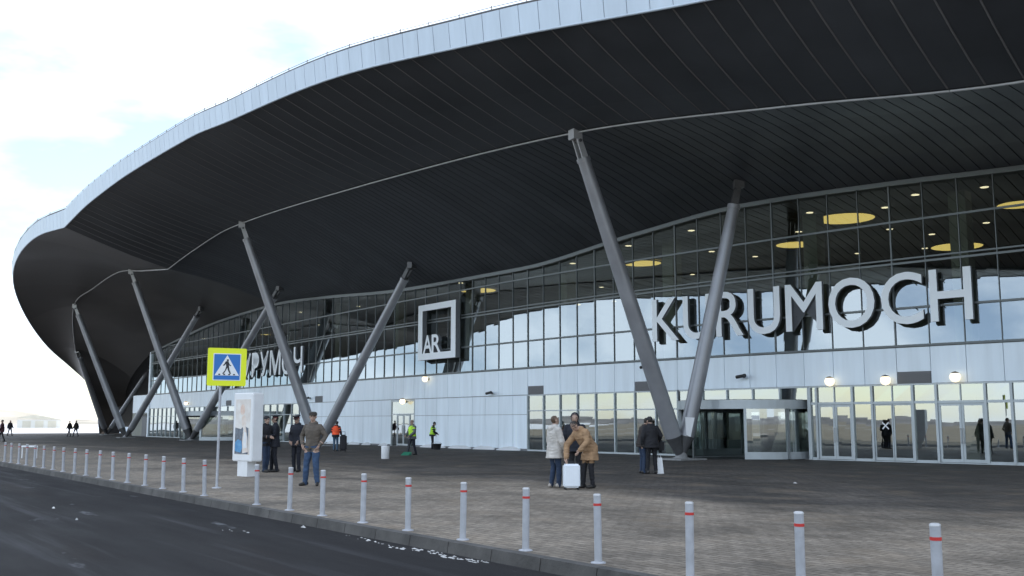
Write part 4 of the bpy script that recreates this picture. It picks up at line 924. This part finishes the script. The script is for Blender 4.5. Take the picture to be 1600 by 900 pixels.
def person(pos, facing, height, label, top, legs, shoes=None, hair=None, headwear=None, coat=.80, bulk=.03, pelvis=(0,0), lean=0., lean_side=0., head_turn=0., head_tilt=0., arms=None, feet=None, grp=None, hood=None, vest=None, cuff_skin=True, vox=.012, trousers_w=1.0, torso_top=None):
    """arms: two (elbow, wrist) pairs in metres for a 1.75 m figure, right (+x) then left; feet: two (x, y, yaw)"""
    shoes = shoes or SHOE; hair = hair or HAIRD; B = Body()
    feet = feet or ((.10,0.,-10),(-.10,0.,10))
    pz = .93; pel = Vector((pelvis[0], pelvis[1], pz))
    Ml = Matrix.Rotation(-R(lean),3,'X') @ Matrix.Rotation(R(lean_side),3,'Y')
    def T(p): return pel + Ml @ (Vector(p) - Vector((0,0,pz)))       # torso frame
    ax = Ml @ Vector((1,0,0)); ay = Ml @ Vector((0,1,0))
    k = bulk
    # torso and coat
    prof = [(.88,.150+k*.6,.105+k*.6,-.0),(.97,.168+k,.118+k,-.005),(1.08,.152+k,.108+k,.0),(1.20,.168+k,.118+k,.008),(1.32,.186+k,.122+k,.008),(1.40,.182+k*.8,.108+k*.7,.0),(1.455,.125+k*.4,.082+k*.4,-.008),(1.49,.066+k*.3,.066+k*.3,-.008)]
    rings = []; labs = []
    if coat < .86:
        n2 = 4
        for i in range(n2):
            z = coat + (.86-coat)*i/n2; h = pel.lerp(pel + Vector((0,0,z-pz)), 1.0); rings.append(ell_ring(Vector((pel.x*.9, pel.y*.9, z)), Vector((1,0,0)), Vector((0,1,0)), .172+k+.02*(1-i/n2), .130+k+.02*(1-i/n2))); labs.append('top')
    if coat < .86: prof[0] = (.90,.176+k,.132+k,0.); prof[1] = (.98,.175+k,.126+k,-.004)
    for z, rx, ry, dy in prof:
        rings.append(ell_ring(T((0,dy,z)), ax, ay, rx, ry)); labs.append('vest' if (vest and .93 < z < 1.47) else 'top')
    B.loft(rings, 'top', labs)
    # legs
    for sgn, (fx, fy, yaw) in zip((1,-1), feet):
        hip = pel + Vector((sgn*.088, 0, -.02)); yv = Vector((math.sin(-R(yaw)), math.cos(R(yaw)), 0)); ank = Vector((fx, fy, .085))
        knee = hip.lerp(ank, .5) + Vector((0,.028,0)) + yv*.01; w = trousers_w
        B.limb([hip, hip.lerp(knee,.45), knee, knee.lerp(ank,.4), ank + Vector((0,0,.02))], [.096*w,.084*w,.066*w,.064*w,.054*w], 'legs')
        B.limb([ank + Vector((0,0,-.03)) - yv*.045, ank + Vector((0,0,-.040)) + yv*.06, ank + Vector((0,0,-.052)) + yv*.155], [.046,.047,.034], 'shoes', flat=.95)
    # arms
    arms = arms or (((.245,.0,1.13),(.235,.06,.88)),((-.245,.0,1.13),(-.235,.06,.88)))
    for sgn, (el, wr) in zip((1,-1), arms):
        sh = T((sgn*.182, -.005, 1.395)); el = Vector(el); wr = Vector(wr); kk = k*.55
        B.limb([sh, sh.lerp(el,.5), el, el.lerp(wr,.5), wr], [.062+kk,.053+kk,.046+kk,.041+kk,.035+kk], 'top')
        d = (wr - el).normalized(); sd = d.cross(Vector((0,1,0)) if abs(d.y) < .8 else Vector((0,0,1))).normalized(); fw = sd.cross(d).normalized()
        inw = -sgn; palm = wr + d*.065
        B.limb([wr + d*.0, palm, wr + d*.105], [.026,.034,.034], 'skin', 10, flat=.6)
        for j in range(4):
            o_ = fw*((j-1.5)*.021); ln = (.075,.085,.08,.062)[j]; q = wr + d*.10 + o_; B.limb([q, q + d*ln*.5 + sd*inw*sgn*.004, q + d*ln + sd*(.02)*(-sgn)], [.0105,.010,.0085], 'skin', 8)
        q = wr + d*.035 + fw*.03; B.limb([q, q + d*.035 + fw*.022, q + d*.068 + fw*.022], [.013,.012,.009], 'skin', 8)
    # neck and head
    nb = T((0,-.005,1.47)); Mh = Ml @ Matrix.Rotation(R(head_turn),3,'Z') @ Matrix.Rotation(-R(head_tilt),3,'X'); hc = T((0,.015,1.635)) if not head_tilt else nb + (Ml @ Matrix.Rotation(-R(head_tilt*.8),3,'X')) @ Vector((0,.02,.165))
    B.limb([nb, nb.lerp(hc,.5)], [.056,.054], 'skin')
    def Hd(p): return hc + Mh @ Vector(p)
    B.ball(hc + Mh @ Vector((0,-.008,.02)), (.077,.096,.098), 'skin', Mh); B.ball(Hd((0,.022,-.045)), (.060,.066,.072), 'skin', Mh)
    B.limb([Hd((0,.088,.02)), Hd((0,.108,-.018))], [.010,.015], 'skin', 8)
    for sx in (-1,1): B.ball(Hd((sx*.079,-.005,-.005)), (.012,.022,.032), 'skin', Mh); B.ball(Hd((sx*.031,.084,.018)), (.012,.008,.009), 'eye', Mh)
    B.limb([Hd((-.022,.087,-.062)), Hd((.022,.087,-.062))], [.007,.007], 'lip', 8)
    if hood:
        B.ball(Hd((0,-.030,.015)), (.112,.118,.135), 'top', Mh); B.ball(T((0,-.06,1.49)), (.12,.09,.075), 'top', Ml); B.ball(Hd((0,.062,-.012)), (.062,.05,.088), 'skin', Mh)
    elif headwear != 'bald':
        B.ball(Hd((0,-.022,.038)), (.084,.094,.092), 'hair', Mh)
        if hood is None and coat < .7: pass
    if hood == 'down' or (hood is None and torso_top == 'hood'): B.ball(T((0,-.105,1.44)), (.125,.07,.09), 'top', Ml)
    B.limb([T((-.05,-.01,1.475)), T((.05,-.01,1.475))], [.066+k*.3,.066+k*.3], 'top', 12)
    # one continuous skin
    me = bpy.data.meshes.new('raw'); me.from_pydata(B.v, [], B.f); o = bpy.data.objects.new('raw', me); COL.objects.link(o)
    r = o.modifiers.new('r', 'REMESH'); r.mode = 'VOXEL'; r.voxel_size = vox; sm = o.modifiers.new('s', 'SMOOTH'); sm.factor = .5; sm.iterations = 3
    dg = bpy.context.evaluated_depsgraph_get(); me2 = bpy.data.meshes.new_from_object(o.evaluated_get(dg)); bpy.data.objects.remove(o)
    if vox <= .013:                                   # folds in the cloth
        from mathutils import noise as mn
        me2.update(); nv = len(me2.vertices); co = np.empty(nv*3); no = np.empty(nv*3)
        me2.vertices.foreach_get('co', co); me2.vertex_normals.foreach_get('vector', no); co = co.reshape(-1,3); no = no.reshape(-1,3)
        keep = (np.linalg.norm(co - np.array(hc), axis=1) > .17) & (co[:,2] > .09)
        for q in np.nonzero(keep)[0]:
            x_, y_, z_ = co[q]; d1 = mn.noise(Vector((x_*7, y_*7, z_*13))); d2 = mn.noise(Vector((x_*16+5, y_*16, z_*22)))
            co[q] += no[q]*((1-abs(d1)*2)*.008 + d2*.004 - .004)
        me2.vertices.foreach_set('co', co.ravel()); me2.update()
    names = ['top','legs','skin','shoes','hair','vest','eye','lip']; LIP = mat('lip', (.30,.12,.10), .5)
    ml = [top, legs, SKIN, shoes, hair, vest or top, EYE, LIP]
    for q in ml: me2.materials.append(q)
    kd = kdtree.KDTree(len(B.v))
    for i, v in enumerate(B.v): kd.insert(v, i)
    kd.balance(); idx = {n_: i for i, n_ in enumerate(names)}
    hz = Mh.inverted()
    for p in me2.polygons:
        c = p.center; _, i, _ = kd.find(c); L = B.lab[i]
        if L == 'hair' or (L == 'skin' and (c-hc).length < .14):
            q = hz @ (c - hc)
            if L == 'hair' and q.y > .055 and q.z < .062: L = 'skin'
            if L == 'skin' and not hood and (q.y < -.02 and q.z > -.06 and abs(q.x) < .075): L = 'hair'
        p.material_index = idx[L]; p.use_smooth = True
    root = link('person', me2); sc = height/1.75; root.scale = (sc,)*3; root.location = (pos.x, pos.y, 0); root.rotation_euler = (0,0,math.atan2(-facing[0], facing[1])); tag(root, label, 'person', grp)
    def hpart(name, mb, m):
        mb.v = [tuple(Hd(v)) for v in mb.v]; return mb.build(name, m, root)
    if headwear == 'peaked':
        mb = MB(); mb.lathe([(.088,.045),(.092,.085),(.128,.112),(.126,.128),(.06,.138),(.01,.14)], (0,-.012,0), 20); hpart('cap', mb, CAPM)
        mb = MB(); n = 9; a = [(math.cos(R(30+120*i/(n-1)))*.092, math.sin(R(30+120*i/(n-1)))*.098-.01, .055) for i in range(n)]; b = [(math.cos(R(30+120*i/(n-1)))*.105, math.sin(R(30+120*i/(n-1)))*.145-.01, .034) for i in range(n)]
        mb.add(a + b + [(x,y,z+.008) for x,y,z in a+b], [(i,i+1,n+i+1,n+i) for i in range(n-1)] + [(2*n+i,3*n+i,3*n+i+1,2*n+i+1) for i in range(n-1)] + [(n+i,n+i+1,3*n+i+1,3*n+i) for i in range(n-1)]); hpart('visor', mb, M_BLK)
        mb = MB(); mb.lathe([(.0905,.05),(.0925,.072)], (0,-.012,0), 20); hpart('cap_band', mb, mat('cap_band', (.16,.02,.02), .6))
    elif headwear == 'flat':
        mb = MB(); mb.lathe([(.092,.035),(.098,.065),(.092,.10),(.06,.125),(.01,.13)], (0,-.005,0), 20); hpart('cap', mb, CAPB)
        mb = MB(); n = 7; a = [(math.cos(R(40+100*i/(n-1)))*.09, math.sin(R(40+100*i/(n-1)))*.09, .05) for i in range(n)]; b = [(math.cos(R(40+100*i/(n-1)))*.10, math.sin(R(40+100*i/(n-1)))*.135, .04) for i in range(n)]
        mb.add(a+b+[(x,y,z+.012) for x,y,z in a+b], [(i,i+1,n+i+1,n+i) for i in range(n-1)] + [(2*n+i,3*n+i,3*n+i+1,2*n+i+1) for i in range(n-1)] + [(n+i,n+i+1,3*n+i+1,3*n+i) for i in range(n-1)]); hpart('visor', mb, CAPB)
    elif headwear == 'knit':
        mb = MB(); mb.lathe([(.09,.02),(.096,.05),(.09,.095),(.055,.13),(.01,.142)], (0,-.015,0), 20); hpart('knit_cap', mb, CAPM)
    return root
CAPM = mat('cap_black', (.015,.015,.02), .7); CAPB = mat('cap_brown', (.045,.038,.033), .9, 0, .2, 20)
JEANS = cloth('jeans', (.035,.068,.135)); JEAND = cloth('dark_jeans', (.022,.038,.075)); BLKT = cloth('black', (.014,.014,.018)); NAVY = cloth('navy', (.013,.015,.024)); BRN = cloth('brown', (.098,.082,.068)); OFFW = cloth('offwhite', (.47,.44,.41)); TANC = cloth('tan', (.33,.205,.115)); ORG = cloth('orange_vest', (.85,.10,.03)); GRV = cloth('green_vest', (.42,.72,.05)); DKBR = cloth('dark_brown', (.03,.024,.022)); GRJ = cloth('grey', (.10,.10,.11)); BLUT = cloth('work_blue', (.06,.11,.17))
Rw = ((.30,.02,1.17),(.205,.15,1.0)); Lw = ((-.30,.02,1.17),(-.205,.15,1.0))        # hands near the hip pockets
person(gnd(487,759), (-.35,-.94), 1.80, 'person in brown jacket, flat cap and blue jeans standing by the bollards', BRN, JEANS, SHOE, HAIRB, 'flat', .90, .028, arms=(((.33,-.05,1.17),(.24,.06,.985)),((-.33,-.05,1.17),(-.24,.06,.985))), feet=((.17,.02,-22),(-.17,.04,30)), head_turn=28, vox=.010, trousers_w=1.12)
person(gnd(428,737.5), (-.97,-.25), 1.76, 'person in dark uniform and peaked cap beside the advertising stand, side on', NAVY, NAVY, SHOE, HAIRD, 'peaked', .78, .03, arms=(((.24,.02,1.14),(.16,.26,1.12)),((-.24,.02,1.14),(-.16,.26,1.12))), feet=((.09,.08,0),(-.09,-.08,0)), vox=.011)
person(gnd(414,738), (.85,-.5), 1.74, 'person in black jacket and dark jeans half hidden by the advertising stand', BLKT, JEAND, SHOE, HAIRD, 'knit', .86, .03, feet=((.1,.05,0),(-.1,-.05,0)), arms=(((.24,.03,1.14),(.14,.24,1.1)),((-.24,.0,1.14),(-.24,.05,.9))), vox=.011)
person(gnd(463,737.5), (-.45,-.89), 1.76, 'person in dark uniform and peaked cap standing between colleague and the person in blue jeans', NAVY, NAVY, SHOE, HAIRD, 'peaked', .80, .03, arms=(((.26,.0,1.14),(.17,.12,.97)),((-.26,.0,1.14),(-.17,.12,.97))), head_tilt=14, vox=.011)
person(gnd(867,762), (.80,.42), 1.70, 'person in off-white winter jacket and blue jeans beside the suitcase', OFFW, JEAND, SHOEL, HAIRB, None, .72, .06, torso_top='hood', feet=((.09,.06,0),(-.1,-.04,0)), arms=(((.27,.05,1.13),(.22,.20,.93)),((-.27,.0,1.13),(-.25,.09,.9))), vox=.010, trousers_w=1.05)
person(gnd(899,756), (-.1,-1), 1.78, 'person in dark hooded jacket standing behind the suitcase', NAVY, BLKT, SHOE, HAIRD, None, .80, .05, hood=True, head_tilt=12, arms=(((.28,.0,1.13),(.27,.04,.88)),((-.28,.0,1.13),(-.27,.04,.88))), vox=.011)
person(gnd(917,763), (-.86,-.5), 1.74, 'person in tan coat bending down to the white suitcase', TANC, BLKT, SHOE, HAIRD, None, .66, .055, pelvis=(0,-.10), lean=33, head_tilt=26, feet=((.1,.04,0),(-.1,-.1,0)), arms=(((.22,.42,1.02),(.12,.50,.74)),((-.27,.16,1.1),(-.22,.32,.92))), vox=.010)
person(gnd(1004,740), (.9,.25), 1.70, 'person in dark brown jacket and blue jeans leaning on companion', DKBR, JEAND, SHOE, HAIRD, None, .84, .05, lean=10, head_tilt=15, arms=(((.25,.12,1.12),(.2,.34,1.06)),((-.25,.06,1.12),(-.22,.22,.92))), vox=.013)
person(gnd(1019,740.5), (-.25,.97), 1.72, 'person all in black seen from behind beside the white bag', BLKT, BLKT, SHOE, HAIRD, 'knit', .80, .055, lean=8, head_tilt=10, arms=(((.32,.02,1.16),(.30,.2,1.02)),((-.29,.02,1.12),(-.27,.1,.9))), feet=((.13,.0,-8),(-.12,.06,8)), vox=.013)
person(gnd(524,705), (.15,.99), 1.62, 'person in orange safety vest seen from behind near the V column', BLKT, BLUT, SHOE, HAIRD, 'knit', .84, .05, lean=10, head_tilt=15, vest=ORG, arms=(((.27,.08,1.13),(.24,.26,.98)),((-.27,.06,1.13),(-.2,.24,.98))), vox=.018)
person(gnd(644,711), (-.75,-.65), 1.66, 'person in yellow-green safety vest holding the green dustpan', GRJ, NAVY, SHOE, HAIRB, None, .80, .055, vest=GRV, head_tilt=12, arms=(((.26,.08,1.13),(.18,.27,.99)),((-.26,.06,1.13),(-.16,.26,.97))), feet=((.08,.22,0),(-.1,-.16,0)), vox=.018)
person(gnd(675,702), (.93,.2), 1.58, 'person in black jacket with yellow-green vest beside the panel wall', BLKT, BLKT, SHOE, HAIRD, 'knit', .84, .055, vest=GRV, lean=8, head_tilt=12, arms=(((.26,.08,1.13),(.2,.28,1.0)),((-.26,.04,1.13),(-.22,.2,.95))), vox=.018)
W1_ = ((.09,.26,0),(-.09,-.24,0)); W2_ = ((.09,-.26,0),(-.09,.24,0)); swing = (((.25,-.1,1.14),(.24,-.12,.9)),((-.25,.06,1.14),(-.24,.2,.92)))
person(gnd(108,682), (-.9,.2), 1.75, 'dark-clad person walking far off past the end of the canopy, black jacket', BLKT, NAVY, SHOE, HAIRD, None, .84, .05, feet=W1_, arms=swing, vox=.022)
person(gnd(118,682), (-.9,.25), 1.75, 'dark-clad person walking far off past the end of the canopy, brown jacket', DKBR, NAVY, SHOE, HAIRD, None, .84, .05, feet=W2_, arms=swing, vox=.022)
person(gnd(15,681), (.8,-.3), 1.78, 'person in dark clothes walking far off by the open apron, small', BLKT, NAVY, SHOE, HAIRD, None, .84, .045, feet=W2_, arms=swing, vox=.022)
person(gnd(2,690), (-.8,-.3), 1.74, 'person in dark reddish jacket at the far row of bollards', cloth('maroon', (.05,.018,.022)), BLKT, SHOE, HAIRD, 'knit', .80, .05, feet=W1_, arms=swing, vox=.02)
